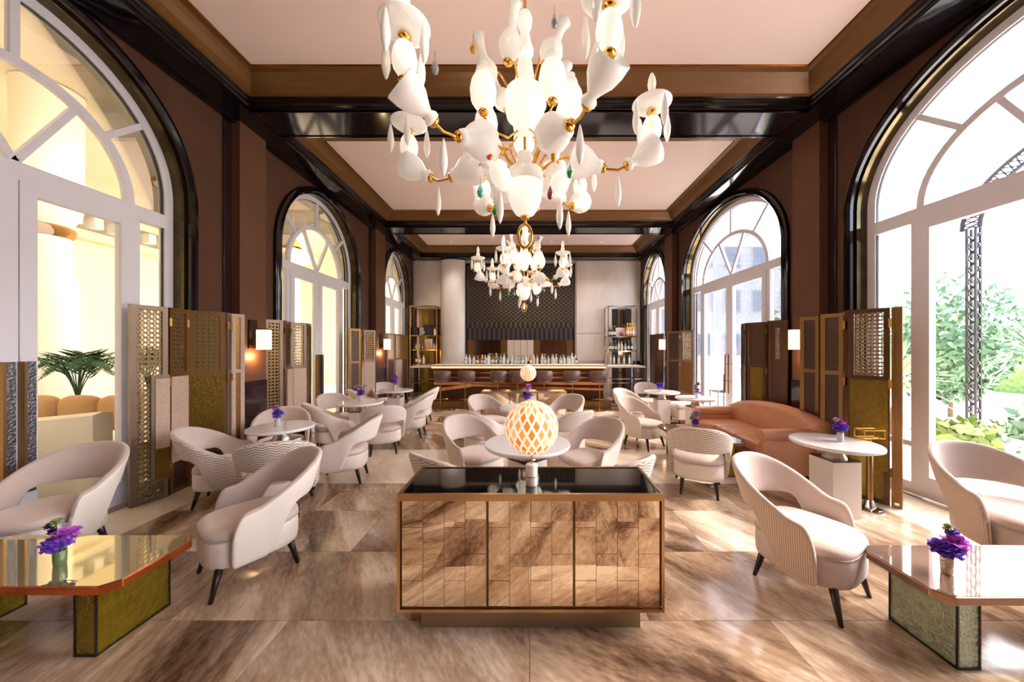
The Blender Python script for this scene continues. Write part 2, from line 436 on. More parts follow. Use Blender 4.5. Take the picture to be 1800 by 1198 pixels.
# windows -----------------------------------------------------------
def win_outer(yc, a, inset, zb=0.0, n=40):
    aa = a - inset; bb = CROWN - ZSP - inset
    pts = [(yc - aa, zb, -1, 0)]
    for i in range(n + 1):
        t = PI - PI * i / n
        nx, nz = math.cos(t) / aa, math.sin(t) / bb; l = math.hypot(nx, nz)
        pts.append((yc + aa * math.cos(t), ZSP + bb * math.sin(t), nx / l, nz / l))
    pts.append((yc + aa, zb, 1, 0)); return pts
def half_ellipse(yc, zb, aa, bb, n=28):
    pts = []
    for i in range(n + 1):
        t = PI - PI * i / n
        nx, nz = math.cos(t) / aa, math.sin(t) / bb; l = math.hypot(nx, nz)
        pts.append((yc + aa * math.cos(t), zb + bb * math.sin(t), nx / l, nz / l))
    return pts
def wsweep(mb, s, path, prof):           # prof: (outward in plane, depth d)
    rings = [[Wp(s, y + ny * u, z + nz * u, d) for (u, d) in prof] for (y, z, ny, nz) in path]
    mb.loft(rings, True, True)
def rect_prof(u0, u1, d0, d1): return [(u0, d0), (u1, d0), (u1, d1), (u0, d1)]
def wbar(mb, s, a, b, wd, d0, d1):       # bar between two wall points (y,z)
    (y0, z0), (y1, z1) = a, b; l = math.hypot(y1 - y0, z1 - z0); ny, nz = -(z1 - z0) / l * wd / 2, (y1 - y0) / l * wd / 2
    q = [(y0 - ny, z0 - nz), (y1 - ny, z1 - nz), (y1 + ny, z1 + nz), (y0 + ny, z0 + nz)]
    mb.hexa([Wp(s, y, z, d0) for y, z in q] + [Wp(s, y, z, d1) for y, z in q])
def pane_poly(s, pts, d, parent, thick=.008):
    mb = MB(); n = len(pts)
    mb.v = [Wp(s, y, z, d) for y, z in pts]; mb.f = [tuple(range(n))]; mb.m = [0]
    return mb.build('pane', 'pane_glass', parent)
wn = 0
for s in (-1, 1):
    for wi, (yc, a, a2) in enumerate(WIN[s]):
        wn += 1
        x, yy, _ = Wp(s, yc, 0, .17)
        wroot = empty('window_%d' % wn); tag(wroot, kind='structure')
        FD0, FD1 = .13, .2
        m = MB(); wsweep(m, s, win_outer(yc, a, 0, .006), [(0, .0), (0, -.06), (.025, -.085), (.05, -.06), (.065, -.05), (.1, -.045), (.11, 0)])
        m.build('arch_moulding', 'black_lacquer', wroot, auto=35)
        m = MB(); wsweep(m, s, win_outer(yc, a, .025, .006), rect_prof(0, .022, 0, FD0)); m.build('reveal', 'reveal_bronze', wroot, auto=35)
        m = MB(); wsweep(m, s, win_outer(yc, a, .115, .006), rect_prof(0, .09, FD0, FD1)); m.build('frame', 'white_frame', wroot, auto=35)
        m = MB(); wsweep(m, s, win_outer(yc, a, .122, .09), rect_prof(0, .006, FD0 + .015, FD1 - .03)); m.build('seal', 'dark_seal', wroot, auto=35)
        ai = a - .115; bi = CROWN - ZSP - .115
        m = MB(); wquad(m, s, yc - ai, yc + ai, ZT0, ZT1, FD0 - .015, FD1 + .01); m.build('transom', 'white_frame', wroot)
        b2 = .87 if wi < 3 else .72
        m = MB(); wsweep(m, s, half_ellipse(yc, ZT1, a2 - .07, b2 - .07), rect_prof(0, .07, FD0 + .005, FD1 - .005)); m.build('inner_arch', 'white_frame', wroot, auto=35)
        def rout(t):                     # ray from the transom centre to the outer glass edge
            c, sn = math.cos(t), math.sin(t); lo, hi = 0, 3
            for _ in range(40):
                r = (lo + hi) / 2; y_, z_ = r * c, ZT1 + r * sn
                ins = abs(y_) < ai and (z_ < ZSP or (y_ / ai) ** 2 + ((z_ - ZSP) / bi) ** 2 < 1)
                lo, hi = (r, hi) if ins else (lo, r)
            return lo
        def rin(t, k=0.): 
            aa, bb = a2 - k, b2 - k; return 1 / math.sqrt((math.cos(t) / aa) ** 2 + (math.sin(t) / bb) ** 2)
        def pt(t, r): return (yc + r * math.cos(t), ZT1 + r * math.sin(t))
        for deg in (62, 118):
            t = R(deg); m = MB(); wbar(m, s, pt(t, .0), pt(t, rin(t, .04)), .05, FD0 + .01, FD1 - .01); m.build('glazing_bar', 'white_frame', wroot)
        for deg in (45, 90, 135):
            t = R(deg); m = MB(); wbar(m, s, pt(t, rin(t, .03)), pt(t, rout(t) + .02), .055, FD0 + .01, FD1 - .01); m.build('glazing_bar', 'white_frame', wroot)
        PD = .165
        for (d0, d1) in ((0, 62), (62, 118), (118, 180)):
            ts = [R(d0 + (d1 - d0) * i / 10) for i in range(11)]
            pane_poly(s, [(yc, ZT1)] + [pt(t, rin(t, .035)) for t in ts], PD, wroot)
        for (d0, d1) in ((0, 45), (45, 90), (90, 135), (135, 180)):
            ts = [R(d0 + (d1 - d0) * i / 10) for i in range(11)]
            pane_poly(s, [pt(t, rin(t, .035)) for t in ts] + [pt(t, rout(t)) for t in reversed(ts)], PD, wroot)
        # below the transom: sidelight, door leaf, door leaf, sidelight
        pw = .075
        for yy in (yc - a2, yc + a2):
            m = MB(); wquad(m, s, yy - pw / 2, yy + pw / 2, .006, ZT0, FD0 - .005, FD1); m.build('post', 'white_frame', wroot)
        for (q0, q1) in ((yc - ai, yc - a2 - pw / 2), (yc + a2 + pw / 2, yc + ai)):
            m = MB(); wquad(m, s, q0, q1, .006, .13, FD0, FD1); m.build('bottom_rail', 'white_frame', wroot)
            m = MB(); wquad(m, s, q0, q1, .52, .58, FD0 + .01, FD1 - .01); m.build('mid_rail', 'white_frame', wroot)
            pane_poly(s, [(q0, .58), (q1, .58), (q1, ZT0), (q0, ZT0)], PD, wroot)
            pane_poly(s, [(q0, .13), (q1, .13), (q1, .52), (q0, .52)], PD, wroot)
        for sd in (-1, 1):
            e0, e1 = (yc - a2 + pw / 2, yc - .004) if sd < 0 else (yc + .004, yc + a2 - pw / 2)
            st = .1
            lf = MB()
            wquad(lf, s, e0, e0 + st, .012, ZT0, FD0 - .02, FD1 - .02); wquad(lf, s, e1 - st, e1, .012, ZT0, FD0 - .02, FD1 - .02)
            wquad(lf, s, e0 + st, e1 - st, .012, .24, FD0 - .02, FD1 - .02); wquad(lf, s, e0 + st, e1 - st, ZT0 - .1, ZT0, FD0 - .02, FD1 - .02)
            leaf = lf.build('door_leaf', 'white_frame', wroot); leaf['kind'] = 'structure'
            pane_poly(s, [(e0 + st, .24), (e1 - st, .24), (e1 - st, ZT0 - .1), (e0 + st, ZT0 - .1)], FD0 + .02, leaf)
            m = MB(); yy = yc + sd * .055 - .02
            if s < 0:
                wquad(m, s, yy - .026, yy + .026, .42, 1.5, FD0 - .075, FD0 - .055); pl = m.build('door_pull', 'hammered_pull', leaf)
                m = MB(); wquad(m, s, yy - .043, yy - .027, .42, 1.5, FD0 - .08, FD0 - .02); m.build('pull_edge', 'bronze_frame', leaf)
            else:
                m.tube([Wp(s, yy, .95, FD0 - .02), Wp(s, yy, .95, FD0 - .08), Wp(s, yy, .7, FD0 - .08), Wp(s, yy, 1.5, FD0 - .08), Wp(s, yy, 1.3, FD0 - .08), Wp(s, yy, 1.3, FD0 - .02)], .013, 6)
                m.build('door_pull', 'brass', leaf)

# ceiling, coffers and cornices ---------------------------------------
BLK = [(0, ZS), (.0, ZS + .04), (.03, ZS + .055), (.03, ZS + .09), (.055, ZS + .105), (.055, ZS + .125), (.07, ZS + .135)]
BRN = [(.07, ZS + .135), (.1, ZS + .15), (.15, ZS + .19), (.2, ZS + .25), (.24, ZS + .29), (.28, ZS + .3), (.3, ZS + .3)]
EDG = [(.3, ZS + .3), (.3, ZS + .315), (.32, ZC - .005)]
SOF = 3.68
bays = [(YR + .3, .3, .32, .4), (.9, 4.34, .5, .36), (4.87, 8.43, .6, .3), (8.95, 11.2, .95, .33)]
def coffer_ring(prof, x0, x1, y0, y1, s0, s1):
    rings = []
    for (o, z) in prof:
        k0, k1 = o / .32 * s0, o / .32 * s1
        rings.append([(x0 + o, y0 + k0, z), (x1 - o, y0 + k0, z), (x1 - o, y1 - k1, z), (x0 + o, y1 - k1, z)])
    return rings
tn = 0
ceil = MB()
for (y0, y1, s0, s1) in bays:
    for nm, prof, mt in (('cornice', BLK, 'black_lacquer'), ('cove', BRN, 'bronze_cove'), ('edge', EDG, 'bronze_edge')):
        m = MB(); m.loft(coffer_ring(prof, -SOF, SOF, y0, y1, s0, s1), False, True)
        if nm == 'cornice':
            tn += 1; top = m.build('trim_%d' % tn, mt); tag(top, kind='structure')
        else: m.build(nm, mt, top)
c0 = MB(); c0.box(-4.7, 4.7, YR - .3, YB + .3, ZC + .02, ZC + .15)
ceil = c0.build('ceiling', 'ceiling_white'); tag(ceil, kind='structure')
for (y0, y1, s0, s1) in bays:
    p = MB(); p.box(-SOF + .315, SOF - .315, y0 + s0 * .985, y1 - s1 * .985, ZC - .006, ZC + .02); p.build('ceiling_panel', 'ceiling_white', ceil)
sf = MB(); T = .02
sf.box(-4.12, -SOF, YR, YB, ZS, ZS + T); sf.box(SOF, 4.2, YR, YB, ZS, ZS + T)
prev = YR
for (y0, y1, s0, s1) in bays:
    sf.box(-SOF, SOF, prev, y0, ZS, ZS + T); prev = y1
sf.box(-SOF, SOF, prev, YB, ZS, ZS + T)
tn += 1; so_ = sf.build('trim_%d' % tn, 'black_lacquer'); tag(so_, kind='structure')
# ribs of the lacquer along the beams' lower edges
for (y0, y1) in ((4.36, 4.85), (8.45, 8.93)):
    for yy in (y0, y1):
        b = MB(); b.box(-SOF, SOF, yy - .012, yy + .012, ZS - .014, ZS); b.build('bead', 'black_lacquer', so_)
for s in (-1, 1):
    for d in (0.03, .33):
        b = MB(); wquad(b, s, YR, YB, ZS - .03, ZS, -d - .05, -d) if d < .1 else b.box(s * SOF - .012, s * SOF + .012, YR, YB, ZS - .014, ZS); b.build('bead', 'black_lacquer', so_)

# back wall ----------------------------------------------------------
wb = MB(); wb.box(-4.6, 4.6, YB, YB + .3, 0, ZC + .1); back = wb.build('wall_back', 'marble_wall'); tag(back, kind='structure')
def bx(px, Y=YB): return (px - 931) / F * Y
def bz(py, Y=YB): return EYE - (py - 614) / F * Y
for (x0, x1, z0, z1) in ((bx(728), bx(778), .01, 4.7), (bx(1013), bx(1068), 1.2, bz(586) - .01), (bx(1013), bx(1127), bz(586) + .01, 4.7), (bx(1070), bx(1127), 1.2, bz(586) - .01)):
    p = MB(); p.box(x0 + .004, x1 - .004, YB - .03, YB, z0, z1); p.build('marble_panel', 'marble_wall', back)
p = MB(); yc_ = YB + .05; rr = .5; cx_ = bx(797)
poly = [(cx_ - .44, YB)] + [(cx_ + .44 * math.cos(PI - PI * i / 24), YB - .3 * math.sin(PI * i / 24)) for i in range(25)]
p.prism(poly[1:], 0, 4.7); p.build('column', 'column_plaster', back, auto=40)
p = MB(); p.box(bx(1100), bx(1127), YB - .04, YB - .031, .0, 1.2); p.build('dado', 'plum_lacquer', back)

# patterned panel behind the bar
x0, x1, zt = bx(820), bx(1010), bz(464)
pan = empty('patterned_wall_panel', ((x0 + x1) / 2, YB - .05, 0)); tag(pan, 'tall dark back bar panel with a woven gold diamond pattern', 'wall panel')
hx = (x1 - x0) / 2
p = MB(); p.box(-hx, hx, -.02, .05, .01, zt); p.build('backing', 'panel_dark', pan)
p = MB()
for (a0, a1, c0_, c1_) in ((-hx, -hx + .05, .02, zt), (hx - .05, hx, .02, zt), (-hx, hx, zt - .05, zt)): p.box(a0, a1, -.05, -.021, c0_, c1_)
p.build('frame', 'plum_lacquer', pan)
zl, zm = bz(577), bz(597)
p = MB(); n = 22; pitch = (2 * hx - .12) / n
for k in range(n + 1):
    for sg in (-1, 1):
        pts = []
        for i in range(57):
            t = i / 56; z = zl + (zt - .07 - zl) * t
            tri = abs(((t * 8) % 1) * 2 - 1) * 2 - 1
            am = pitch * .48 * (1 if t > .12 else t / .12)
            xx = -hx + .06 + pitch * k + sg * am * tri
            pts.append((min(hx - .06, max(-hx + .06, xx)), z))
        for i in range(56):
            (xa, za), (xb, zb2) = pts[i], pts[i + 1]; h_ = .0042
            p.hexa([(xa - h_, -.034, za), (xa + h_, -.034, za), (xa + h_, -.021, za), (xa - h_, -.021, za), (xb - h_, -.034, zb2), (xb + h_, -.034, zb2), (xb + h_, -.021, zb2), (xb - h_, -.021, zb2)])
o = p.build('diamond_lattice', 'wire_gold', pan); o['kind'] = 'stuff'
sm = MB(); sm.box(-.03, .03, -.05, -.021, zm, zl); sme = sm.mesh('slat', 'slat_grey')
for k in range(n): inst('slat', sme, pan, (-hx + .06 + pitch * (k + .5), 0, 0))
sm = MB(); mw = (2 * hx - .12) / 16; sm.box(-mw / 2 + .006, mw / 2 - .006, -.04, -.021, 1.2, zm - .01)
mm = [sm.mesh('mirror_strip', q) for q in ('mirror_bronze', 'mirror_pale', 'bronze_frame')]
for k in range(16):
    q = mm[1] if k in (6, 7, 8, 9) else (mm[2] if k in (0, 15, 5, 10) else mm[0])
    inst('mirror_strip', q, pan, (-hx + .06 + mw * (k + .5), 0, 0))
# ================================================================== FOLDING SCREENS, SCONCES
def P3(o, u, n, a, d, z): return (o[0] + u[0] * a + n[0] * d, o[1] + u[1] * a + n[1] * d, z)
def lattice(mb, o, u, n, a0, a1, z0, z1, step=.055, wd=.013, d0=-.008, d1=.008):
    W_, H_ = a1 - a0, z1 - z0
    def clip(c, sg):                      # line a = c + sg*(z) inside [0,W]x[0,H]
        pts = []
        zA, zB = 0., H_
        lo, hi = zA, zB
        if sg > 0: lo = max(lo, -c); hi = min(hi, W_ - c)
        else: lo = max(lo, c - W_); hi = min(hi, c)
        return (lo, hi) if hi - lo > .01 else None
    k = -H_
    st = step
    c = -math.ceil(H_ / st) * st
    while c < W_ + H_:
        for sg in (1, -1):
            r = clip(c, sg)
            if r:
                q = wd * .7
                A = [(c + sg * r[0] - q, r[0]), (c + sg * r[0] + q, r[0]), (c + sg * r[1] + q, r[1]), (c + sg * r[1] - q, r[1])]
                A = [(min(W_, max(0, a)), z) for a, z in A]
                mb.hexa([P3(o, u, n, a0 + a, d0, z0 + z) for a, z in A] + [P3(o, u, n, a0 + a, d1, z0 + z) for a, z in A])
        c += st
    z = st / 2
    while z < H_:                         # horizontal ties make the star pattern
        mb.hexa([P3(o, u, n, a0 + a, d, z0 + zz) for d in (d0, d1) for a, zz in ((0, z - wd / 2), (W_, z - wd / 2), (W_, z + wd / 2), (0, z + wd / 2))]); z += st
def pbox(mb, o, u, n, a0, a1, d0, d1, z0, z1):
    mb.hexa([P3(o, u, n, a, d, z) for z in (z0, z1) for a, d in ((a0, d0), (a1, d0), (a1, d1), (a0, d1))])
def screen(pts, panels, label, ztop=2.06):
    """pts: floor points; panels: dicts per leaf, front face = towards the room"""
    root = empty('folding_screen', (pts[0][0], pts[0][1], 0)); tag(root, label, 'folding screen', 'folding screens along the windows')
    for i, pn in enumerate(panels):
        a = Vector(pts[i]) - Vector(pts[0]); b = Vector(pts[i + 1]) - Vector(pts[0]); L = (b - a).length; u = (b - a) / L
        n = Vector((-u.y, u.x));
        mid = Vector(pts[0]) + (a + b) / 2
        if n.dot(-mid) < 0: n = -n          # towards the camera side / room
        zt = ztop + pn.get('dz', 0); fr = pn.get('fw', .045); zm = pn.get('mid', 1.3); g = .006
        fm = pn.get('frame', 'bronze_frame')
        m = MB(); T = .02
        pbox(m, a, u, n, g, g + fr, -T, T, .006, zt); pbox(m, a, u, n, L - g - fr, L - g, -T, T, .006, zt)
        pbox(m, a, u, n, g + fr, L - g - fr, -T, T, zt - fr, zt); pbox(m, a, u, n, g + fr, L - g - fr, -T, T, .006, .006 + fr)
        kind = pn.get('kind', 'half')
        if kind != 'full' : pbox(m, a, u, n, g + fr, L - g - fr, -T, T, zm, zm + fr)
        f = m.build('panel_frame', fm, root)
        if kind in ('half', 'full'):
            m = MB(); lattice(m, a, u, n, g + fr, L - g - fr, zm + fr if kind == 'half' else .05, zt - fr, pn.get('step', .05)); m.build('lattice', 'lattice_metal', f)
            if pn.get('back'):
                m = MB(); pbox(m, a, u, n, g + fr, L - g - fr, -.018, -.012, zm + fr, zt - fr); m.build('lattice_backing', pn['back'], f)
        if kind == 'solid':
            m = MB(); pbox(m, a, u, n, g + fr, L - g - fr, -.01, .01, zm + fr, zt - fr); m.build('upper_inset', pn.get('upper', 'brown_panel'), f)
            if pn.get('slit'):
                m = MB(); c_ = L / 2; lattice(m, a + u * 0 + n * .014, u, n, c_ - .03, c_ + .03, zm + .15, zt - .12, .03, .008); m.build('perforated_strip', 'steel', f)
        if kind in ('half', 'solid'):
            m = MB(); pbox(m, a, u, n, g + fr * .3, L - g - fr * .3, -.012, .024 if kind == 'half' else .014, .35 if kind == 'half' else .05, zm); m.build('lower_inset', pn.get('lower', 'rose_panel' if kind == 'half' else 'brown_panel'), f)
            if kind == 'half':
                m = MB(); pbox(m, a, u, n, g + fr, L - g - fr, -.012, .012, .05, .348); m.build('kick_panel', pn.get('kick', 'brown_panel'), f)
        if pn.get('apron'):
            a0, a1, z1, mt = pn['apron']; 
            m = MB(); pbox(m, a, u, n, a0 * L, a1 * L, .02, .045, .2, z1); ap = m.build('raised_panel', fm, f)
            m = MB(); pbox(m, a, u, n, a0 * L + .03, a1 * L, .045, .052, .55, z1 - .04); m.build('raised_inset', mt, f)
            m = MB(); pbox(m, a, u, n, a0 * L + .03, a1 * L, .045, .052, .23, .54); m.build('raised_base', 'olive_panel', f)
        if i:
            for z in (zt - .16, 1.25, .35):
                m = MB(); p = P3(a, u, n, 0, .022, z); m.box(p[0] - .012, p[0] + .012, p[1] - .012, p[1] + .012, z - .045, z + .045); m.build('hinge', 'brass', f)
    return root
H = dict
screen([(-4.03, 3.31), (-3.95, 3.6), (-4.0, 3.86), (-3.76, 4.08), (-3.83, 4.22), (-3.77, 4.36)],
       [H(kind='full', frame='grey_bronze_frame', apron=(.5, .98, 1.33, 'rose_panel')), H(kind='half', lower='rose_panel'), H(kind='half', lower='olive_panel', back='olive_panel', kick='brown_panel'),
        H(kind='solid', frame='grey_bronze_frame', upper='bronze_frame', lower='olive_panel'), H(kind='solid', frame='rose_panel', upper='bronze_frame', lower='bronze_frame')],
       'tall bronze lattice folding screen beside the big left window, olive panel in its middle')
screen([(-4.04, 5.0), (-3.9, 5.22), (-4.0, 5.5), (-3.9, 5.76), (-4.0, 6.02)],
       [H(kind='full', frame='grey_bronze_frame'), H(kind='half', frame='grey_bronze_frame', apron=(0, 1, 1.32, 'rose_panel')), H(kind='half', frame='grey_bronze_frame', apron=(0, .9, 1.32, 'rose_panel')), H(kind='full', frame='grey_bronze_frame')],
       'bronze lattice folding screen with pink raised panels in front of the second left window')
screen([(-3.95, 7.2), (-3.8, 7.42), (-3.9, 7.72), (-3.72, 7.95), (-3.84, 8.2)],
       [H(kind='solid', frame='bronze_frame'), H(kind='half'), H(kind='half', frame='grey_bronze_frame'), H(kind='solid', frame='grey_bronze_frame', upper='bronze_frame')],
       'bronze folding screen past the second left window, before the far left pilaster')
screen([(-4.0, 9.2), (-3.86, 9.45), (-3.98, 9.72), (-3.86, 9.98), (-3.98, 10.25), (-3.88, 10.5)],
       [H(kind='solid', frame='grey_bronze_frame', upper='rose_panel'), H(kind='solid', upper='bronze_frame'), H(kind='half'), H(kind='half', frame='grey_bronze_frame'), H(kind='solid', upper='bronze_frame')],
       'farthest left folding screen, in front of the small far window')
screen([(3.74, 3.3), (3.69, 3.37), (3.49, 3.62), (3.69, 3.86), (3.58, 4.06), (3.74, 4.24), (3.62, 4.42)],
       [H(kind='solid', frame='bronze_frame', upper='bronze_frame', lower='bronze_frame', fw=.02), H(kind='half', frame='dark_bronze_frame', lower='olive_panel', kick='olive_panel', step=.04, mid=1.28),
        H(kind='solid', upper='dark_bronze_frame', lower='brown_panel'), H(kind='solid', upper='brown_panel', lower='brown_panel'), H(kind='solid', frame='dark_bronze_frame', upper='brown_panel', lower='brown_panel'), H(kind='solid', upper='brown_panel')],
       'tall bronze folding screen beside the big right window, behind the oval white table', 2.03)
screen([(3.97, 5.06), (3.84, 5.3), (3.95, 5.5), (3.77, 5.72), (3.85, 5.98)],
       [H(kind='solid', frame='dark_bronze_frame', slit=1, upper='dark_bronze_frame'), H(kind='solid', frame='dark_bronze_frame', upper='dark_bronze_frame', slit=1, lower='olive_panel'), H(kind='solid', frame='dark_bronze_frame', upper='dark_bronze_frame', lower='olive_panel'), H(kind='solid', frame='dark_bronze_frame', upper='brown_panel', slit=1, lower='olive_panel')],
       'dark bronze folding screen behind the tan sofa, in front of the second right window')
screen([(3.86, 7.75), (3.66, 7.98), (3.76, 8.2), (3.5, 8.42), (3.6, 8.7)],
       [H(kind='half', frame='grey_bronze_frame', lower='bronze_frame'), H(kind='solid', frame='grey_bronze_frame', upper='dark_bronze_frame'), H(kind='solid', frame='grey_bronze_frame', upper='brown_panel'), H(kind='solid', frame='dark_bronze_frame', upper='brown_panel')],
       'greyish bronze folding screen past the second right window, behind the far right tables')
screen([(3.86, 9.5), (3.72, 9.72), (3.84, 9.95), (3.72, 10.2)],
       [H(kind='solid', frame='dark_bronze_frame'), H(kind='solid', frame='dark_bronze_frame'), H(kind='solid', frame='dark_bronze_frame')],
       'farthest right folding screen, by the chrome bottle shelf')

def sconce(s, y, label):
    x, _, _ = Wp(s, y, 0, -.13)
    r = empty('wall_sconce', (x, y, 1.6)); tag(r, label, 'wall lamp', 'wall sconces on the pilasters')
    k = -s
    m = MB(); m.box(min(0, k * .02), max(0, k * .02), -.07, .07, .02, .42); m.build('back_plate', 'sconce_bracket', r)
    m = MB(); m.box(min(k * .02, k * .1), max(k * .02, k * .1), -.03, .03, .06, .16); m.build('bracket', 'bronze_frame', r)
    m = MB(); m.box(min(k * .1, k * .24), max(k * .1, k * .24), -.055, .055, .0, .28); m.build('shade', 'shade_glow', r, bevel=.004)
    m = MB(); m.box(min(k * .095, k * .245), max(k * .095, k * .245), -.06, .06, .282, .295); m.build('cap', 'sconce_bracket', r)
    lamp('POINT', (x + k * .06, y, 1.5), 8, (1, .62, .32), .05)
sconce(-1, 4.72, 'lit white box sconce on the near left brown pilaster')
sconce(1, 4.7, 'lit white box sconce on the near right brown pilaster behind the sofa')
sconce(-1, 8.8, 'lit white box sconce on the far left brown pilaster')
sconce(1, 9.12, 'lit white box sconce on the far right brown pilaster')

# ================================================================== CHAIRS
def chair_shell():
    NU, NV = 30, 7; TH = .052
    mb = MB(); uv = {}
    loops = []
    for i in range(NU + 1):
        u = -1 + 2 * i / NU; s = abs(u); sg = 1 if u >= 0 else -1
        S0 = .6
        if s < S0:
            ph = s / S0 * PI / 2; bx_, by_ = sg * .3 * math.sin(ph), -.04 - .27 * math.cos(ph); nx, ny = sg * math.sin(ph), -math.cos(ph); wt = math.cos(ph)
            arc = s / S0 * .45
        else:
            q = (s - S0) / (1 - S0); bx_, by_ = sg * (.3 + .012 * q), -.04 + .22 * q; nx, ny = sg * 1., 0.; wt = 0; arc = .45 + .22 * q
        top = .82 - .26 * sstep(.06, .8, s)
        if s > .84:
            k = (s - .84) / .16; top = .4 + (top - .4) * math.sqrt(max(0, 1 - k ** 2.2)) if k < 1 else .4
        bot = .535 - .335 * sstep(.4, .62, s)
        if s > .9: bot = .2
        if top < bot + .06: top = bot + .06
        def out(z):
            return .012 + wt * (.02 + .13 * max(0, (z - .4) / .43)) + (1 - wt) * .035 * max(0, (z - .2) / .4)
        th = TH * (1 if s < .86 else 1 - .35 * (s - .86) / .14)
        loop = []; uvs = []
        for k in range(NV):
            z = bot + (top - bot) * k / (NV - 1); d = out(z); loop.append((bx_ + nx * d, by_ + ny * d, z)); uvs.append((sg * arc, z))
        d = out(top) - th / 2; loop.append((bx_ + nx * d, by_ + ny * d, top + th * .32)); uvs.append((sg * arc, top))
        for k in range(NV):
            z = top - (top - bot) * k / (NV - 1); d = out(z) - th; loop.append((bx_ + nx * d, by_ + ny * d, z)); uvs.append((sg * arc, z))
        d = out(bot) - th / 2; loop.append((bx_ + nx * d, by_ + ny * d, bot - .004)); uvs.append((sg * arc, bot))
        loops.append(loop)
        for k, q in enumerate(uvs): uv[i * len(loop) + k] = q
    n = len(loops[0])
    for l in loops: mb.v += l
    for i in range(NU):
        for j in range(n):
            a = i * n + j; b = i * n + (j + 1) % n
            mb.f.append((a, a + n, b + n, b)); mb.m.append(0 if j < NV - 1 else (1 if j < 2 * NV + 0 else 0))
    mb.f.append(tuple(range(n))); mb.m.append(0)
    mb.f.append(tuple(NU * n + j for j in reversed(range(n)))); mb.m.append(0)
    return mb, uv
def plan(sc=1., z=0., n=26, front=.3, rear=-.27, wf=.275):
    r = []
    for j in range(n):
        t = 2 * PI * j / n; c, s_ = math.cos(t), math.sin(t); e = 2 / 3.4
        x = math.copysign(abs(c) ** e, c) * wf; y = math.copysign(abs(s_) ** e, s_)
        y = y * front if y > 0 else y * -rear
        if y < 0: x *= 1 - .12 * (y / rear) ** 2
        r.append((x * sc, y * sc, z))
    return r
def chair_mesh_set(outer):
    sh, uv = chair_shell()
    A = sh.mesh('backrest', [outer, 'velvet_taupe'], True, uv)
    b = MB(); b.loft([plan(.94, .19), plan(.985, .2), plan(1, .24), plan(1, .34), plan(.99, .372), plan(.96, .378)]); B = b.mesh('seat_base', 'cream_plain' if outer != 'fabric_pinstripe' else 'velvet_seat', True)
    c = MB(); c.loft([plan(.96, .378), plan(.998, .384), plan(1.008, .4), plan(1.0, .418), plan(.95, .435), plan(.8, .45), plan(.5, .458), plan(.1, .46)]); Cc = c.mesh('seat_cushion', 'velvet_seat', True)
    return A, B, Cc
legm = {}
for nm, (x, y, dx, dy) in dict(fl=(-.21, .22, -.035, .05), fr=(.21, .22, .035, .05), rl=(-.17, -.19, -.02, -.05), rr=(.17, -.19, .02, -.05)).items():
    b = MB(); b.tube([(x, y, .2), (x + dx * .5, y + dy * .5, .1), (x + dx, y + dy, 0)], [.026, .02, .013], 10); legm[nm] = b.mesh('leg', 'leg_wood', True)
pp = MB(); pp.tube(plan(1.004, .38), .0045, 5, closed=True); pipe_me = pp.mesh('piping', 'velvet_taupe', True)
SETS = {k: chair_mesh_set(k) for k in ('cream_plain', 'fabric_chevron', 'fabric_pinstripe', 'fabric_chevron_faint')}
def chair(x, y, fx, fy, outer, label, sc=1.):
    rz = math.atan2(-fx, fy)
    r = empty('lounge_armchair', (x, y, 0), rz); sc *= .95; r.scale = (sc, sc, sc)
    tag(r, label, 'armchair', 'cream tub armchairs around the tables')
    A, B, Cc = SETS[outer]
    o = inst('backrest', A, r); m = o.modifiers.new('subd', 'SUBSURF'); m.levels = m.render_levels = 1
    sb = inst('seat_base', B, r); inst('seat_cushion', Cc, r); inst('piping', pipe_me, sb)
    for k in legm: inst('leg', legm[k], r)
    return r
CP, CV, PS, CF = 'cream_plain', 'fabric_chevron', 'fabric_pinstripe', 'fabric_chevron_faint'
chair(-3.62, 2.46, .2, -1, CP, 'taupe armchair cut by the left edge, behind the gold glass coffee table', 1.02)
chair(-2.03, 2.42, -.62, -.78, CP, 'cream armchair nearest the mirrored console on its left, back turned to it', 1.0)
chair(1.87, 2.24, .5, -.87, PS, 'pinstriped armchair standing alone right of the mirrored console', 1.0)
chair(3.56, 2.42, -.2, -1, PS, 'beige armchair cut by the right edge, behind the pale glass coffee table', 1.04)
chair(-3.24, 3.55, .9, .43, CV, 'chevron patterned armchair in front of the left lattice screen, facing the table')
chair(-2.47, 3.27, -.45, .9, CV, 'chevron patterned armchair seen from behind at the nearest left round table')
chair(-2.28, 4.05, -1, -.25, CP, 'cream high-backed armchair on the aisle side of the nearest left round table')
chair(-3.3, 4.37, .5, -.87, CP, 'taupe armchair behind the nearest left round table, facing the camera')
chair(-3.1, 5.24, .75, .6, CF, 'patterned armchair with a tall left tip, between the first and second left tables')
chair(-2.3, 5.2, -.4, .92, CF, 'faintly patterned armchair seen from behind at the second left round table')
chair(-2.2, 6.1, -1, -.1, CP, 'white-backed armchair on the aisle side of the second left round table')
chair(-3.42, 5.95, .8, -.5, CP, 'armchair on the window side of the second left round table')
chair(-3.35, 6.95, .8, .5, CF, 'small-looking armchair tip showing behind the second left round table')
chair(-2.42, 7.2, -1, -.05, CP, 'aisle armchair of the farthest left round table')
chair(-3.4, 7.95, .7, -.7, CP, 'armchair behind the farthest left round table by the far screen')
chair(-.62, 3.85, .75, -.66, CP, 'cream armchair left behind the large middle round table')
chair(.66, 3.72, -.8, -.6, CP, 'beige armchair right behind the large middle round table')
chair(-.6, 2.86, .6, .8, CV, 'chevron armchair whose tip shows behind the console, left end')
chair(.62, 2.8, -.6, .8, CV, 'chevron armchair whose tip shows behind the console, right end')
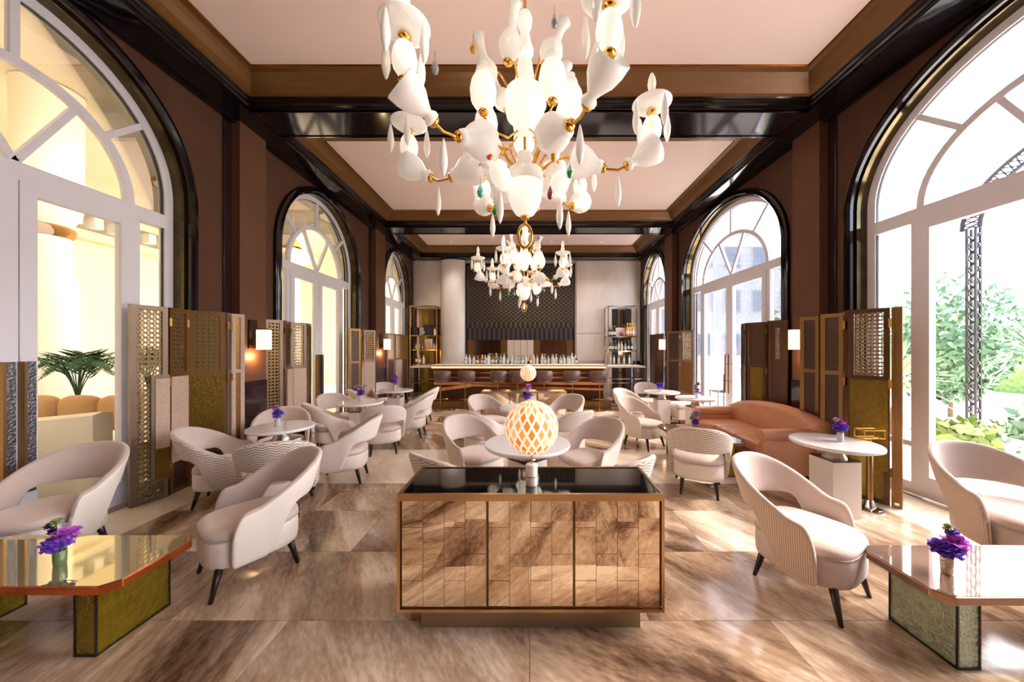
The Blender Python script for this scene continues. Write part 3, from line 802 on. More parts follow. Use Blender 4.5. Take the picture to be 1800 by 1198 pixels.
chair(-.68, 5.72, .7, -.7, CP, 'armchair left behind the far middle round table')
chair(-.66, 4.78, .6, .8, CP, 'pale armchair left in front of the far middle round table')
chair(.5, 4.72, -.6, .8, CP, 'white-backed armchair right in front of the far middle round table')
chair(.56, 5.75, -.7, -.7, CP, 'beige armchair right behind the far middle round table')
chair(1.88, 5.5, .62, -.78, CF, 'sunlit patterned armchair by the aisle, left of the low lilac table')
chair(2.1, 6.65, .62, -.78, CP, 'plain armchair left of the farthest right round table')
chair(2.85, 7.85, -.05, -1, CP, 'armchair behind the farthest right round table, facing the camera')
chair(1.93, 3.78, .42, .9, CV, 'chevron armchair seen from behind in front of the tan leather sofa')

# low stool behind the sofa's far end
st = empty('upholstered_stool', (3.36, 7.1, 0)); tag(st, 'low square cream stool with dark legs behind the far end of the sofa', 'stool')
b = MB(); b.box(-.28, .28, -.25, .25, .13, .36); b.build('base', 'velvet_seat', st, bevel=.03)
b = MB(); b.box(-.285, .285, -.255, .255, .362, .46); b.build('cushion', 'velvet_seat', st, bevel=.04)
for sx in (-1, 1):
    for sy in (-1, 1):
        b = MB(); b.tube([(sx * .22, sy * .2, .135), (sx * .24, sy * .22, 0)], [.022, .013], 8); b.build('leg', 'leg_wood', st)

# ================================================================== TABLES
def round_table(x, y, r, label, rz=0., h=.695, bw=.27, hb=.53):
    t = empty('round_table', (x, y, 0), rz); tag(t, label, 'table', 'white round lounge tables')
    b = MB(); b.lathe([(r * .97, h - .034), (r - .004, h - .03), (r, h - .024), (r, h - .006), (r - .005, h)], 56); b.build('table_top', 'white_lacquer', t, auto=40)
    b = MB(); b.lathe([(.1, hb + .011), (.098, hb + .02), (.078, hb + .06), (.07, h - .06), (.075, h - .034)], 28); b.build('neck', 'steel', t, auto=50)
    b = MB(); b.box(-bw / 2, bw / 2, -bw / 2, bw / 2, 0, hb); b.build('pedestal', 'white_box', t, bevel=.003)
    b = MB(); b.box(-bw / 2 + .004, bw / 2 - .004, -bw / 2 + .004, bw / 2 - .004, hb + .0005, hb + .011); b.build('pedestal_cap', 'plum_lacquer', t)
    return t
round_table(3.0, 3.25, .355, 'white round table in front of the sofa, by the tall right screen')
round_table(-2.93, 3.9, .34, 'nearest white round table on the left side')
round_table(-2.93, 5.72, .37, 'second white round table on the left side')
round_table(-3.0, 7.4, .37, 'farthest white round table on the left side')
round_table(-.02, 3.22, .415, 'large white round table behind the mirrored console', R(45))
round_table(-.06, 5.17, .415, 'far middle white round table before the second console', R(45))
round_table(2.86, 7.15, .37, 'farthest white round table on the right side')
round_table(3.12, 6.2, .36, 'white round table behind the far end of the tan sofa', h=.7)

def coffee_table(x0, x1, y0, y1, inner, top_m, edge_m, base_m, label, zt=.4, right_in=True):
    """inner: +1 when the room-side end is at x1, -1 when it is at x0"""
    cx_, cy_ = (x0 + x1) / 2, (y0 + y1) / 2
    t = empty('coffee_table', (cx_, cy_, 0)); tag(t, label, 'coffee table', 'low glass coffee tables')
    hx, hy = (x1 - x0) / 2, (y1 - y0) / 2; c = .06
    def poly(k): return [(-hx + c + k * .4, -hy + k), (hx - c - k * .4, -hy + k), (hx - k, -hy + c + k * .4), (hx - k, hy - c - k * .4), (hx - c - k * .4, hy - k), (-hx + c + k * .4, hy - k), (-hx + k, hy - c - k * .4), (-hx + k, -hy + c + k * .4)]
    b = MB(); b.prism(poly(0), zt - .045, zt - .003); b.build('table_edge', edge_m, t, bevel=.004)
    b = MB(); b.prism(poly(.006), zt - .0025, zt); b.build('table_top', top_m, t)
    for e in (-1, 1):
        xe = e * (hx - .13); bx0, bx1 = (xe - .11, xe) if e > 0 else (xe, xe + .11)
        b = MB(); b.box(bx0, bx1, -hy + .05, hy - .07, .012, zt - .046); s_ = b.build('slab_base', base_m, t)
        b = MB()
        for xx in (bx0, bx1):
            for yy in (-hy + .05, hy - .07): b.box(xx - .004, xx + .004, yy - .004, yy + .004, .0, zt - .046)
        for xx in (bx0, bx1): b.box(xx - .004, xx + .004, -hy + .05, hy - .07, 0, .012)
        for yy in (-hy + .05, hy - .07): b.box(bx0, bx1, yy - .004, yy + .004, 0, .012)
        b.build('edge_frame', 'black_edge', s_)
    return t
coffee_table(-3.4, -2.13, 1.67, 2.14, 1, 'table_mirror_gold', 'copper_edge', 'gold_glass', 'gold mirrored coffee table with copper edge in the lower left corner')
coffee_table(2.01, 3.3, 1.6, 2.03, -1, 'table_mirror_rose', 'rose_edge', 'seafoam_glass', 'rose mirrored coffee table on pale textured glass in the lower right corner')
coffee_table(1.98, 2.72, 4.1, 5.15, -1, 'table_mirror_rose', 'rose_edge', 'gold_glass', 'low lilac-pink coffee table in front of the tan sofa', .44)

# ================================================================== SOFA
sf_ = empty('leather_sofa', (3.25, 4.8, 0)); tag(sf_, 'long tan leather sofa with rolled arms on the right, facing the aisle', 'sofa')
def rblock(nm, x0, x1, y0, y1, z0, z1, bev=.04, par=sf_, m='leather_tan'):
    b = MB(); b.box(x0, x1, y0, y1, z0, z1); return b.build(nm, m, par, bevel=bev, auto=None)
LY = .86
b = MB(); b.box(-.42, .4, -LY + .03, LY - .03, .0, .07); b.build('plinth', 'leg_wood', sf_)
rblock('seat_base', -.4, .4, -LY + .135, LY - .135, .071, .3)
for k, (y0, y1) in enumerate(((-LY + .14, -.245), (-.24, .24), (.245, LY - .14))):
    b = MB(); b.box(-.43, .2, y0, y1, .302, .445); o = b.build('seat_cushion', 'leather_tan', sf_, bevel=.045); o.modifiers['bevel'].segments = 4
# back: swept profile, higher in the middle
rings = []
for i in range(25):
    t = i / 24; y = -LY + .02 + (2 * LY - .04) * t; zt_ = .72 + .1 * math.sin(PI * t) ** .8; fwd = .1 * (2 * abs(t - .5)) ** 4
    rings.append([(.42, y, .072), (.44, y, .4), (.42, y, zt_ - .06), (.37, y, zt_), (.3, y, zt_ - .005), (.25 - fwd, y, zt_ - .07), (.21 - fwd, y, .5), (.205, y, .3), (.22, y, .072)])
b = MB(); b.loft(rings); b.build('backrest', 'leather_tan', sf_, smooth=True)
for e in (-1, 1):
    y0 = e * (LY - .125); y1 = e * LY; lo, hi = min(y0, y1), max(y0, y1); c = (lo + hi) / 2
    b = MB(); b.box(-.44, .2, lo + .012, hi - .012, .072, .56); a = b.build('arm', 'leather_tan', sf_, bevel=.02)
    rings = []
    for k, x in enumerate((-.455, -.45, -.1, .2)):
        rings.append([(x, c + (.078 if k else .06) * math.cos(2 * PI * j / 16), .565 + (.078 if k else .06) * math.sin(2 * PI * j / 16)) for j in range(16)])
    b = MB(); b.loft(rings); b.build('arm_roll', 'leather_tan', a, auto=50)
    b = MB(); b.lathe([(.05, 0), (.05, .006), (.0, .008)], 20, Matrix.Translation((-.455, c, .565)) @ Matrix.Rotation(R(-90), 4, 'Y')); b.build('roll_button', 'leather_tan', a)

# ================================================================== MIRRORED CONSOLES
def console(x0, x1, y0, y1, zt, label, full=True):
    cx_ = (x0 + x1) / 2; t = empty('mirrored_console', (cx_, (y0 + y1) / 2, 0)); tag(t, label, 'console', 'mirrored consoles')
    hx, hy = (x1 - x0) / 2, (y1 - y0) / 2; zb = .125; fr = .017
    b = MB(); b.box(-hx + .12, hx - .12, -hy + .05, hy - .05, 0, zb); b.build('plinth', 'plinth_metal', t)
    b = MB(); b.box(-hx + fr, hx - fr, -hy + .03, hy - .005, zb + fr, zt - .05); b.build('carcass', 'bronze_frame', t)
    f = MB()
    for xx in (-hx, hx - fr):
        for yy in (-hy, hy - fr): f.box(xx, xx + fr, yy, yy + fr, zb, zt - .001)
    for yy in (-hy, hy - fr):
        f.box(-hx + fr, hx - fr, yy, yy + fr, zb, zb + fr); f.box(-hx + fr, hx - fr, yy, yy + fr, zt - .04, zt - .001)
    for xx in (-hx, hx - fr):
        f.box(xx, xx + fr, -hy + fr, hy - fr, zb, zb + fr); f.box(xx, xx + fr, -hy + fr, hy - fr, zt - .04, zt - .001)
    f.build('frame', 'champagne_metal', t)
    b = MB(); b.box(-hx + fr + .001, hx - fr - .001, -hy + fr + .001, hy - fr - .001, zt - .02, zt - .006); b.build('glass_top', 'dark_glass_top', t)
    z0, z1 = zb + fr + .004, zt - .044; H_ = z1 - z0; dw = (2 * hx - 2 * fr) / 3
    for k in range(3):
        dx0 = -hx + fr + k * dw
        d = MB(); d.box(dx0 + .002, dx0 + dw - .002, -hy + .018, -hy + .029, z0, z1); door = d.build('door', 'bronze_frame', t)
        cw = (dw - .012) / 4
        for c in range(4):
            cuts = [0, .25, .75, 1] if c % 2 == 0 else [0, .5, 1]
            if not full: cuts = [0, 1]
            for q in range(len(cuts) - 1):
                za, zb_ = z0 + H_ * cuts[q] + .0012, z0 + H_ * cuts[q + 1] - .0012
                m = MB(); w2, h2 = cw / 2 - .0012, (zb_ - za) / 2
                m.box(-w2, w2, -.004, .0, -h2, h2)
                inst('mirror_tile', m.mesh('mirror_tile', 'mirror_tile'), door, (dx0 + .006 + cw * (c + .5), -hy + .0165, (za + zb_) / 2), (R(rnd.uniform(-.5, .5)), 0, R(rnd.uniform(-.5, .5))))
    for e in (-1, 1):
        m = MB(); m.box(e * (hx - .012) - .004, e * (hx - .012) + .004, -hy + fr + .002, hy - fr - .002, zb + fr + .002, zt - .044); m.build('side_mirror', 'mirror_tile', t)
    return t
console(-.745, .757, 1.85, 2.29, .79, 'large console clad in antique mirror tiles with a black glass top, in front')
console(-.95, .72, 6.4, 6.84, .79, 'second mirrored console in the middle distance, before the bar stools', False)

def globe_lamp(x, y, z, label):
    t = empty('globe_lamp', (x, y, z)); tag(t, label, 'table lamp', 'woven globe lamps')
    b = MB(); b.lathe([(.035, 0), (.036, .003), (.036, .12), (.033, .123), (.0, .124)], 28); b.build('base', 'lamp_marble', t, auto=50)
    b = MB(); b.lathe([(.0375, .05), (.0375, .056)], 28, cap=False); b.build('base_band', 'brass', t)
    b = MB(); b.tube([(0, 0, .12), (0, 0, .2)], .004, 8); b.build('stem', 'brass', t)
    m = MB(); uv = {}; S, K, r, cz = 40, 24, .162, .345
    for k in range(K + 1):
        a = PI * k / K
        for j in range(S + 1):
            p = 2 * PI * j / S - PI / 2
            uv[len(m.v)] = (j / S, k / K); m.v.append((r * max(1e-4, math.sin(a)) * math.cos(p), r * max(1e-4, math.sin(a)) * math.sin(p), cz - r * math.cos(a)))
    for k in range(K):
        for j in range(S): q = k * (S + 1) + j; m.f.append((q, q + 1, q + S + 2, q + S + 1)); m.m.append(0)
    m.build('globe', 'woven_globe', t, smooth=True, uvf=uv)
    b = MB(); b.lathe([(.02, .182), (.022, .186), (.012, .195)], 16); b.build('collar', 'brass', t)
globe_lamp(.012, 2.0, .7845, 'glowing orange and white woven globe lamp on the front console')
globe_lamp(-.03, 6.6, .7845, 'glowing woven globe lamp on the far console before the bar')

# brass stand beside the right screen
bs = empty('brass_stand', (3.4, 3.3, 0)); tag(bs, 'slim brass stand with a wire tray loop, before the right screen', 'stand')
b = MB(); b.lathe([(.11, 0), (.11, .012), (.05, .03), (.035, .09), (.03, .1)], 24); b.build('foot', 'chrome', bs, auto=40)
b = MB(); b.lathe([(.026, .1), (.026, .62), (.012, .63), (.012, .7)], 16); b.build('pole', 'bronze_frame', bs, auto=40)
for z in (.72, .8):
    b = MB(); b.tube([(-.1, -.05, z), (.1, -.05, z), (.1, .05, z), (-.1, .05, z)], .006, 6, closed=True); b.build('tray_loop', 'gold', bs)
b = MB()
for sx in (-.1, .1):
    for sy in (-.05, .05): b.tube([(sx, sy, .72), (sx, sy, .8)], .005, 6)
b.tube([(-.1, 0, .715), (.1, 0, .715)], .005, 6); b.build('tray_post', 'gold', bs)
# ================================================================== VASES AND FLOWERS
def vase(x, y, z, r, h, m, flowers, vlabel, flabel, seed, stemh=.1, sc=1.):
    v = empty('flower_vase', (x, y, z)); tag(v, vlabel, 'vase', 'small vases on the tables')
    b = MB(); b.lathe([(r * .8, 0), (r * .92, .004), (r, h * .5), (r * 1.02, h), (r * .9, h), (r * .85, h * .5), (r * .7, h * .12)], 18); b.build('vessel', m, v, auto=50)
    g = empty('flower_posy', (x, y, z + h)); tag(g, flabel, 'flowers', 'flower posies in the vases')
    q = random.Random(seed)
    for k, (dx, dy, dz, rr, pm) in enumerate(flowers):
        c = Vector((dx, dy, dz + .012)) * sc; rr *= sc * 1.3
        s = MB(); s.tube([(dx * .15, dy * .15, -h * .75), (dx * .5 * sc, dy * .5 * sc, 0), c], .0022, 5); s.build('stem', 'leaf_green', g)
        f = MB()                                  # ruffled bloom: three whorls of petals
        for wh, (pr, tilt, n) in enumerate(((.95, -25, 7), (1, 15, 7), (.85, 48, 6), (.6, 72, 5))):
            for j in range(n):
                a = 2 * PI * j / n + wh * .5 + q.uniform(-.2, .2); ca, sa = math.cos(a), math.sin(a); tl = R(tilt + q.uniform(-12, 12))
                L_ = rr * pr; u = Vector((ca * math.cos(tl), sa * math.cos(tl), math.sin(tl))); t_ = Vector((-sa, ca, 0)); nn = u.cross(t_)
                w_ = L_ * .5; p = [c, c + u * L_ * .5 + t_ * w_ - nn * w_ * .2, c + u * L_ * .95 + t_ * w_ * .7 + nn * w_ * .2, c + u * L_ * 1.05 - nn * w_ * .15, c + u * L_ * .95 - t_ * w_ * .7 + nn * w_ * .2, c + u * L_ * .5 - t_ * w_ - nn * w_ * .2]
                i = len(f.v); f.v += [tuple(x_) for x_ in p]; f.f += [(i, i + 1, i + 2, i + 3), (i, i + 3, i + 4, i + 5)]; f.m += [0, 0]
        f.build('bloom', pm, g)
    for k in range(4):
        a = q.uniform(0, 6.28); d = Vector((math.cos(a), math.sin(a), q.uniform(.4, 1.4))).normalized(); l = .05 * sc; s_ = d.cross(Vector((0, 0, 1))).normalized() * .011 * sc
        f = MB(); i0 = d * .02; f.quad(i0, i0 + d * l * .5 + s_, i0 + d * l, i0 + d * l * .5 - s_); f.build('leaf', 'leaf_green', g)
V, M_, Li, Dk, Pg = 'petal_violet', 'petal_magenta', 'petal_lilac', 'petal_dark', 'leaf_pale'
big = [(.0, -.02, .025, .034, V), (-.03, .0, .02, .03, V), (.03, -.01, .035, .032, V), (.02, .0, .06, .032, M_), (.04, .01, .065, .026, M_), (-.035, .0, .075, .014, Dk), (-.045, 0, .1, .016, Dk), (-.03, .01, .115, .018, Pg), (.0, .02, .09, .012, Li)]
vase(-2.62, 1.84, .4, .026, .082, 'vase_green', big, 'ribbed green glass vase on the gold coffee table', 'violet and magenta posy on the gold coffee table', 1, sc=1.2)
vase(2.24, 1.77, .4, .026, .09, 'vase_silver', [(-.02, 0, .025, .034, V), (.0, -.02, .02, .03, V), (-.03, .01, .035, .026, V), (.035, 0, .05, .036, M_), (.05, 0, .06, .024, M_), (.03, .01, .095, .018, V), (.015, .01, .115, .015, Pg)], 'crumpled silver vase on the rose coffee table', 'violet and magenta posy on the rose coffee table', 2, sc=1.2)
sm_ = [(0, -.01, .03, .04, V), (-.03, 0, .04, .035, V), (.03, 0, .04, .035, V), (.01, .01, .075, .035, M_), (-.03, .01, .11, .022, Li), (-.015, .01, .07, .02, Pg)]
vase(3.06, 3.25, .695, .026, .09, 'vase_clear', sm_, 'small clear vase on the white table by the sofa', 'violet posy on the white table by the sofa', 3)
vase(-2.95, 3.86, .695, .028, .1, 'vase_clear', [(0, -.01, .03, .04, V), (.03, 0, .045, .035, V), (-.02, 0, .05, .03, V), (-.03, .01, .11, .035, M_), (-.01, 0, .14, .016, Pg), (.0, .01, .08, .024, 'leaf_green')], 'small clear vase on the nearest left round table', 'violet and pink posy on the nearest left round table', 4)
vase(-2.95, 5.75, .695, .026, .1, 'vase_clear', [(0, -.01, .03, .05, V), (.03, 0, .04, .04, V), (-.05, .01, .13, .05, Li), (.08, .0, .15, .03, Li), (.05, 0, .1, .03, Pg), (-.08, 0, .1, .04, M_)], 'small clear vase on the second left round table', 'loose lilac and violet posy on the second left round table', 5)
vase(-3.02, 7.4, .695, .024, .1, 'vase_clear', [(0, -.01, .06, .05, V), (-.02, 0, .1, .05, V), (.02, 0, .15, .05, M_), (0, 0, .2, .03, V)], 'small clear vase on the farthest left round table', 'tall violet posy on the farthest left round table', 6)
vase(-.04, 5.1, .695, .026, .14, 'vase_clear', [(0, -.02, .03, .05, V), (.03, 0, .05, .04, V), (0, .01, .13, .05, Li), (.03, 0, .18, .04, M_), (-.04, 0, .07, .03, Dk)], 'small clear vase on the far middle round table', 'violet and lilac posy on the far middle round table', 7)
vase(2.3, 4.6, .44, .028, .1, 'vase_silver', [(0, -.01, .03, .04, V), (.01, 0, .12, .05, Li), (-.03, .01, .09, .03, Pg), (.03, 0, .16, .045, 'petal_lilac'), (.03, 0, .05, .03, M_)], 'small silver vase on the low table before the sofa', 'lilac and green posy on the low table before the sofa', 8)
vase(3.1, 6.12, .7, .026, .1, 'vase_clear', [(0, -.01, .03, .045, V), (-.03, 0, .1, .04, Li), (.02, 0, .15, .04, Pg)], 'small clear vase on the white table behind the sofa', 'pale violet posy on the white table behind the sofa', 9)
vase(2.82, 7.15, .695, .026, .06, 'vase_clear', [(0, -.01, .03, .06, V), (.03, 0, .06, .05, V), (-.03, 0, .07, .045, V), (.05, 0, .08, .03, M_)], 'small clear vase on the farthest right round table', 'rounded violet posy on the farthest right round table', 10)

# ================================================================== CHANDELIERS
def axis_M(p, d):
    d = Vector(d).normalized(); return Matrix.Translation(Vector(p)) @ d.to_track_quat('Z', 'Y').to_matrix().to_4x4()
EGG = [(.018, -.1), (.035, -.092), (.062, -.05), (.068, 0), (.06, .045), (.045, .075), (.03, .085)]
BELL = [(.028, 0), (.045, .01), (.05, .03), (.052, .05), (.088, .1), (.112, .15), (.118, .19), (.108, .235), (.1, .235), (.106, .19), (.09, .12), (.03, .06)]
FLASK = [(.024, 0), (.044, .008), (.046, .028), (.03, .05), (.045, .075), (.08, .125), (.098, .18), (.104, .235), (.098, .24), (.09, .19), (.06, .12), (.02, .08)]
HORN = [(.02, 0), (.05, .012), (.075, .05), (.08, .09), (.064, .13), (.034, .165), (.026, .22), (.03, .26), (.046, .3), (.036, .3), (.02, .25)]
SAUCER = [(.02, -.02), (.05, -.022), (.1, -.008), (.132, .016), (.138, .022), (.128, .024), (.09, .006), (.03, -.004)]
FLAME = [(.03, 0), (.036, .02), (.036, .085), (.03, .1), (.022, .11), (.026, .125), (.03, .15), (.024, .19), (.01, .225), (.001, .235)]
DROP = [(.001, 0), (.008, -.02), (.018, -.07), (.026, -.13), (.024, -.17), (.012, -.215), (.001, -.235)]
TEAR = [(.001, 0), (.005, -.012), (.016, -.04), (.019, -.055), (.014, -.072), (.001, -.082)]
COLLAR = [(.014, -.03), (.03, -.02), (.036, -.005), (.03, .006), (.016, .012)]
chm = {}
def cm(name, prof, m, seg=18, sc=1., **k):
    key = (name, m, sc)
    if key not in chm:
        b = MB(); b.lathe([(r * sc, z * sc) for r, z in prof], seg, None, **k); me = b.mesh(name, m, True); chm[key] = me
    return chm[key]
def put(name, me, par, p, d=(0, 0, 1)):
    q = Vector(d).normalized().to_track_quat('Z', 'Y'); o = bpy.data.objects.new(name, me); COL.objects.link(o); o.parent = par; o.location = p; o.rotation_euler = q.to_euler(); return o
def chandelier(x, y, label, rot, seed):
    q = random.Random(seed)
    c = empty('chandelier', (x, y, 3.35)); tag(c, label, 'chandelier', 'white glass chandeliers')
    b = MB(); b.tube([(0, 0, ZC - 3.352), (0, 0, -.82)], .011, 8); b.lathe([(.06, ZC - 3.355), (.05, ZC - 3.385), (.012, ZC - 3.42)], 20); b.build('stem', 'gold', c, smooth=True)
    b = MB(); b.lathe([(.012, .76), (.04, .75), (.055, .71), (.05, .66), (.034, .62), (.032, .6), (.045, .54), (.064, .48), (.062, .45), (.03, .43)], 24); b.build('baluster', 'opal_lit', c, smooth=True)
    b = MB(); b.lathe([(.02, .41), (.05, .4), (.058, .36), (.07, .28), (.088, .2), (.07, .17)], 24); b.build('pear', 'opal_lit', c, smooth=True)
    b = MB(); b.lathe([(.1, .172), (.14, .165), (.15, .14), (.15, .05), (.135, -.02), (.1, -.055), (.09, -.075), (.085, -.11), (.06, -.15), (.03, -.17)], 32); b.build('upper_bowl', 'opal_lit', c, smooth=True)
    b = MB(); b.lathe([(.02, -.28), (.05, -.29), (.065, -.33), (.06, -.4), (.03, -.42)], 22); b.build('cup', 'opal_glass', c, smooth=True)
    b = MB(); b.lathe([(.1, -.42), (.13, -.425), (.136, -.44), (.134, -.52)], 40, scallop=.0); b.build('bowl_collar', 'opal_glass', c, smooth=True)
    b = MB(); b.lathe([(.134, -.521), (.128, -.58), (.12, -.64), (.098, -.7), (.07, -.74), (.03, -.755)], 32); b.build('lower_bowl', 'opal_lit', c, smooth=True)
    b = MB(); b.lathe([(.036, -.76), (.03, -.775), (.012, -.79)], 16); b.build('collar', 'gold', c, smooth=True)
    b = MB(); b.tube([(.05 * math.cos(t), 0, -.905 + .085 * math.sin(t)) for t in [2 * PI * i / 24 for i in range(24)]], .012, 8, closed=True); b.build('finial_ring', 'gold', c, smooth=True)
    b = MB(); b.lathe([(.001, -.95), (.02, -.93), (.024, -.89), (.012, -.84), (.001, -.82)], 14); b.build('finial_drop', 'opal_lit', c, smooth=True)
    def pt(az, r, z): return Vector((r * math.cos(az), r * math.sin(az), z))
    for k, deg in enumerate((-5, -62, -135, 172, 117, 55)):
        az = R(deg + rot); jz = q.uniform(-.015, .015)
        P = [pt(az, .1, -.44), pt(az, .2, -.36), pt(az, .3, -.33), pt(az, .42, -.37), pt(az, .56, -.43), pt(az, .68, -.445), pt(az, .76, -.41), pt(az, .85, -.34), pt(az, .91, -.26), pt(az, .92, -.14), pt(az, .92, 0)]
        m = MB(); m.tube(P, .0095, 7); arm = m.build('arm', 'gold', c, smooth=True)
        put('bell', cm('bell', BELL, 'opal_glass', 22, scallop=.06), arm, pt(az, .57, -.425), pt(az, -1, .32))
        put('collar', cm('collar', COLLAR, 'gold', 12), arm, pt(az, .585, -.43), pt(az, 1, -.3))
        put('flask', cm('flask', FLASK, 'opal_glass', 20), arm, pt(az, .74, -.415), pt(az, 1, .55))
        put('collar', cm('collar', COLLAR, 'gold', 12), arm, pt(az, .735, -.42), pt(az, -1, -.4))
        put('cup', cm('egg', EGG, 'opal_lit', 20), arm, pt(az, .92, -.16))
        put('collar', cm('collar', COLLAR, 'gold', 12), arm, pt(az, .92, -.27))
        put('collar', cm('collar', COLLAR, 'gold', 12), arm, pt(az, .92, -.035))
        put('saucer', cm('saucer', SAUCER, 'opal_glass', 28), arm, pt(az, .92, 0))
        put('candle', cm('candle', FLAME, 'flame_glass', 16), arm, pt(az, .92, .012))
        for j in range(4):
            a2 = az + 2 * PI * j / 4 + .4; p0 = pt(az, .92, .004) + Vector((math.cos(a2), math.sin(a2), 0)) * .134
            put('drop', cm('drop', DROP, 'drop_white', 10), arm, p0)
        put('drop', cm('drop', DROP, 'drop_white', 10), arm, pt(az, .68, -.48))
    for dg in (213, 303, 345, 28, 92, 155):   # upper arms: upright cups with bulb finials
        az = R(dg + rot); r1 = .34
        P = [pt(az, .06, -.14), pt(az, .14, -.22), pt(az, .25, -.22), pt(az, r1, -.14), pt(az, r1, -.05)]
        m = MB(); m.tube(P, .008, 7); arm = m.build('upper_arm', 'gold', c, smooth=True)
        put('cup', cm('egg', EGG, 'opal_lit', 20, 1.35), arm, pt(az, r1, .03))
        put('collar', cm('collar', COLLAR, 'gold', 12), arm, pt(az, r1, -.11))
        b = MB(); b.lathe([(.03, .115), (.05, .13), (.054, .155), (.045, .185), (.03, .2), (.026, .21), (.034, .22), (.02, .225)], 18, Matrix.Translation(pt(az, r1, 0))); b.build('finial', 'opal_glass', arm, smooth=True)
    for k in range(6):                     # horn flowers curling up around the pear
        az = R(k * 60 + 5 + rot)
        P = [pt(az, .1, .15), pt(az, .19, .3), pt(az, .255, .32), pt(az, .28, .25)]
        m = MB(); m.tube(P, .008, 7); arm = m.build('horn_arm', 'gold', c, smooth=True)
        d = pt(az + .9, .45, 1)
        put('horn', cm('horn', HORN, 'opal_glass', 18), arm, pt(az, .26, .2), d)
        put('collar', cm('collar', COLLAR, 'gold', 12), arm, pt(az, .258, .195), d)
    for k, dg in enumerate((205, 232, 312, 338, 35, 90, 145)):   # cups and bells crowding the lower bowl
        az = R(dg + rot)
        P = [pt(az, .09, -.43), pt(az, .16, -.34), pt(az, .23, -.34), pt(az, .26, -.42)]
        m = MB(); m.tube(P, .007, 7); arm = m.build('short_arm', 'gold', c, smooth=True)
        if k % 2 == 0:
            put('bell', cm('bell', BELL, 'opal_glass', 22, .8, scallop=.06), arm, pt(az, .3, -.46), pt(az, -.1, 1))
        else:
            put('cup', cm('egg', EGG, 'opal_lit', 20, 1.0), arm, pt(az, .27, -.56), pt(az, .5, .6))
            put('drop', cm('drop', DROP, 'drop_white', 10), arm, pt(az, .27, -.66))
    cols = ['drop_amber', 'drop_orange', 'drop_green', 'drop_teal', 'drop_wine', 'drop_smoke', 'drop_clear']
    spots = [(-.23, -.28, -.4, 1), (-.3, -.22, -.62, 3), (.02 + .17, -.3, -.42, 0), (.3, -.28, -.52, 2), (.17, -.28, -.66, 4), (-.36, -.15, .42, 0), (.2, -.25, .5, 5), (.42, .1, .2, 6), (-.55, -.42, .05, 5), (.1, .3, -.5, 1), (-.25, .25, -.55, 2)]
    for (dx, dy, dz, ci) in spots:
        a = R(rot); p = Vector((dx * math.cos(a) - dy * math.sin(a), dx * math.sin(a) + dy * math.cos(a), dz))
        nm = 'glass_drop'
        o = put(nm, cm('glass_drop', TEAR, cols[ci], 12, 1.25), c, p); o['label'] = cols[ci].split('_')[1] + ' coloured glass drop'
        b = MB(); b.tube([p + Vector((0, 0, -.002)), p + Vector((0, 0, .05))], .0016, 5); b.build('hook', 'gold', o).matrix_parent_inverse = o.matrix_basis.inverted()
    return c
chandelier(-.035, 2.46, 'large milky glass chandelier hanging in front, the nearer of the two', 0, 3)
chandelier(-.11, 6.62, 'farther milky glass chandelier hanging before the bar', 23, 5)
for (x, y) in ((-.035, 2.46), (-.11, 6.62)):
    for k in range(3):
        a = 2 * PI * k / 3 + .3
        lamp('POINT', (x + 1.15 * math.cos(a), y + 1.15 * math.sin(a), 3.6), 10, (1, .86, .7), .12)

# ================================================================== BAR
bar = empty('bar_counter', (-.3, 9.3, 0)); tag(bar, 'long bar counter with pale top and copper-lit front at the back', 'bar')
b = MB(); b.box(-2.5, 2.5, -.42, .6, 0, .21); b.build('platform', 'bronze_frame', bar)
b = MB(); b.box(-2.42, 2.43, -.24, .42, 1.13, 1.18); b.build('counter_top', 'marble_wall', bar, bevel=.006)
b = MB(); b.box(-2.4, 2.4, -.22, .4, 1.085, 1.129); b.build('light_strip', 'led_copper', bar)
b = MB(); b.box(-2.36, 2.36, -.1, .38, .211, 1.084); b.build('counter_body', 'dark_bronze_frame', bar)
for k, (za, zb_) in enumerate(((.93, .97), (.8, .84), (.62, .7))):
    b = MB(); b.box(-2.36, 2.36, -.125, -.101, za, zb_); b.build('copper_band', 'copper', bar)
b = MB(); b.bar((-2.4, -.2, .47), (-1.3, -.2, .62), .06, .09); b.build('foot_shelf', 'copper', bar)
b = MB(); b.bar((-1.3, -.2, .62), (2.36, -.2, .5), .06, .06); b.build('foot_shelf', 'copper', bar)
for sx, xa, xb in ((-1, -3.62, -2.76), (1, 2.16, 3.5)):
    t = empty('side_counter', ((xa + xb) / 2, 10.3, 0)); tag(t, 'pale return counter at the %s end of the bar' % ('left' if sx < 0 else 'right'), 'counter', 'return counters beside the bar')
    hx = (xb - xa) / 2
    b = MB(); b.box(-hx, hx, -.35, .35, 1.05, 1.1); b.build('counter_top', 'white_box', t)
    for e in (-1, 1):
        b = MB(); b.box(e * (hx - .03) - .02, e * (hx - .03) + .02, -.33, .33, 0, 1.049); b.build('leg_panel', 'chrome', t)
    b = MB(); b.box(-hx + .055, hx - .055, -.3, .3, .7, .72); b.build('shelf', 'chrome', t)
bb = empty('back_counter', (-.3, 11.25, 0)); tag(bb, 'dark back counter under the patterned panel, holding the bottles', 'counter')
b = MB(); b.box(-2.0, 2.0, -.24, .2, 0, 1.05); b.build('body', 'panel_dark', bb)
b = MB(); b.box(-2.02, 2.02, -.26, .21, 1.051, 1.1); b.build('counter_top', 'white_box', bb)

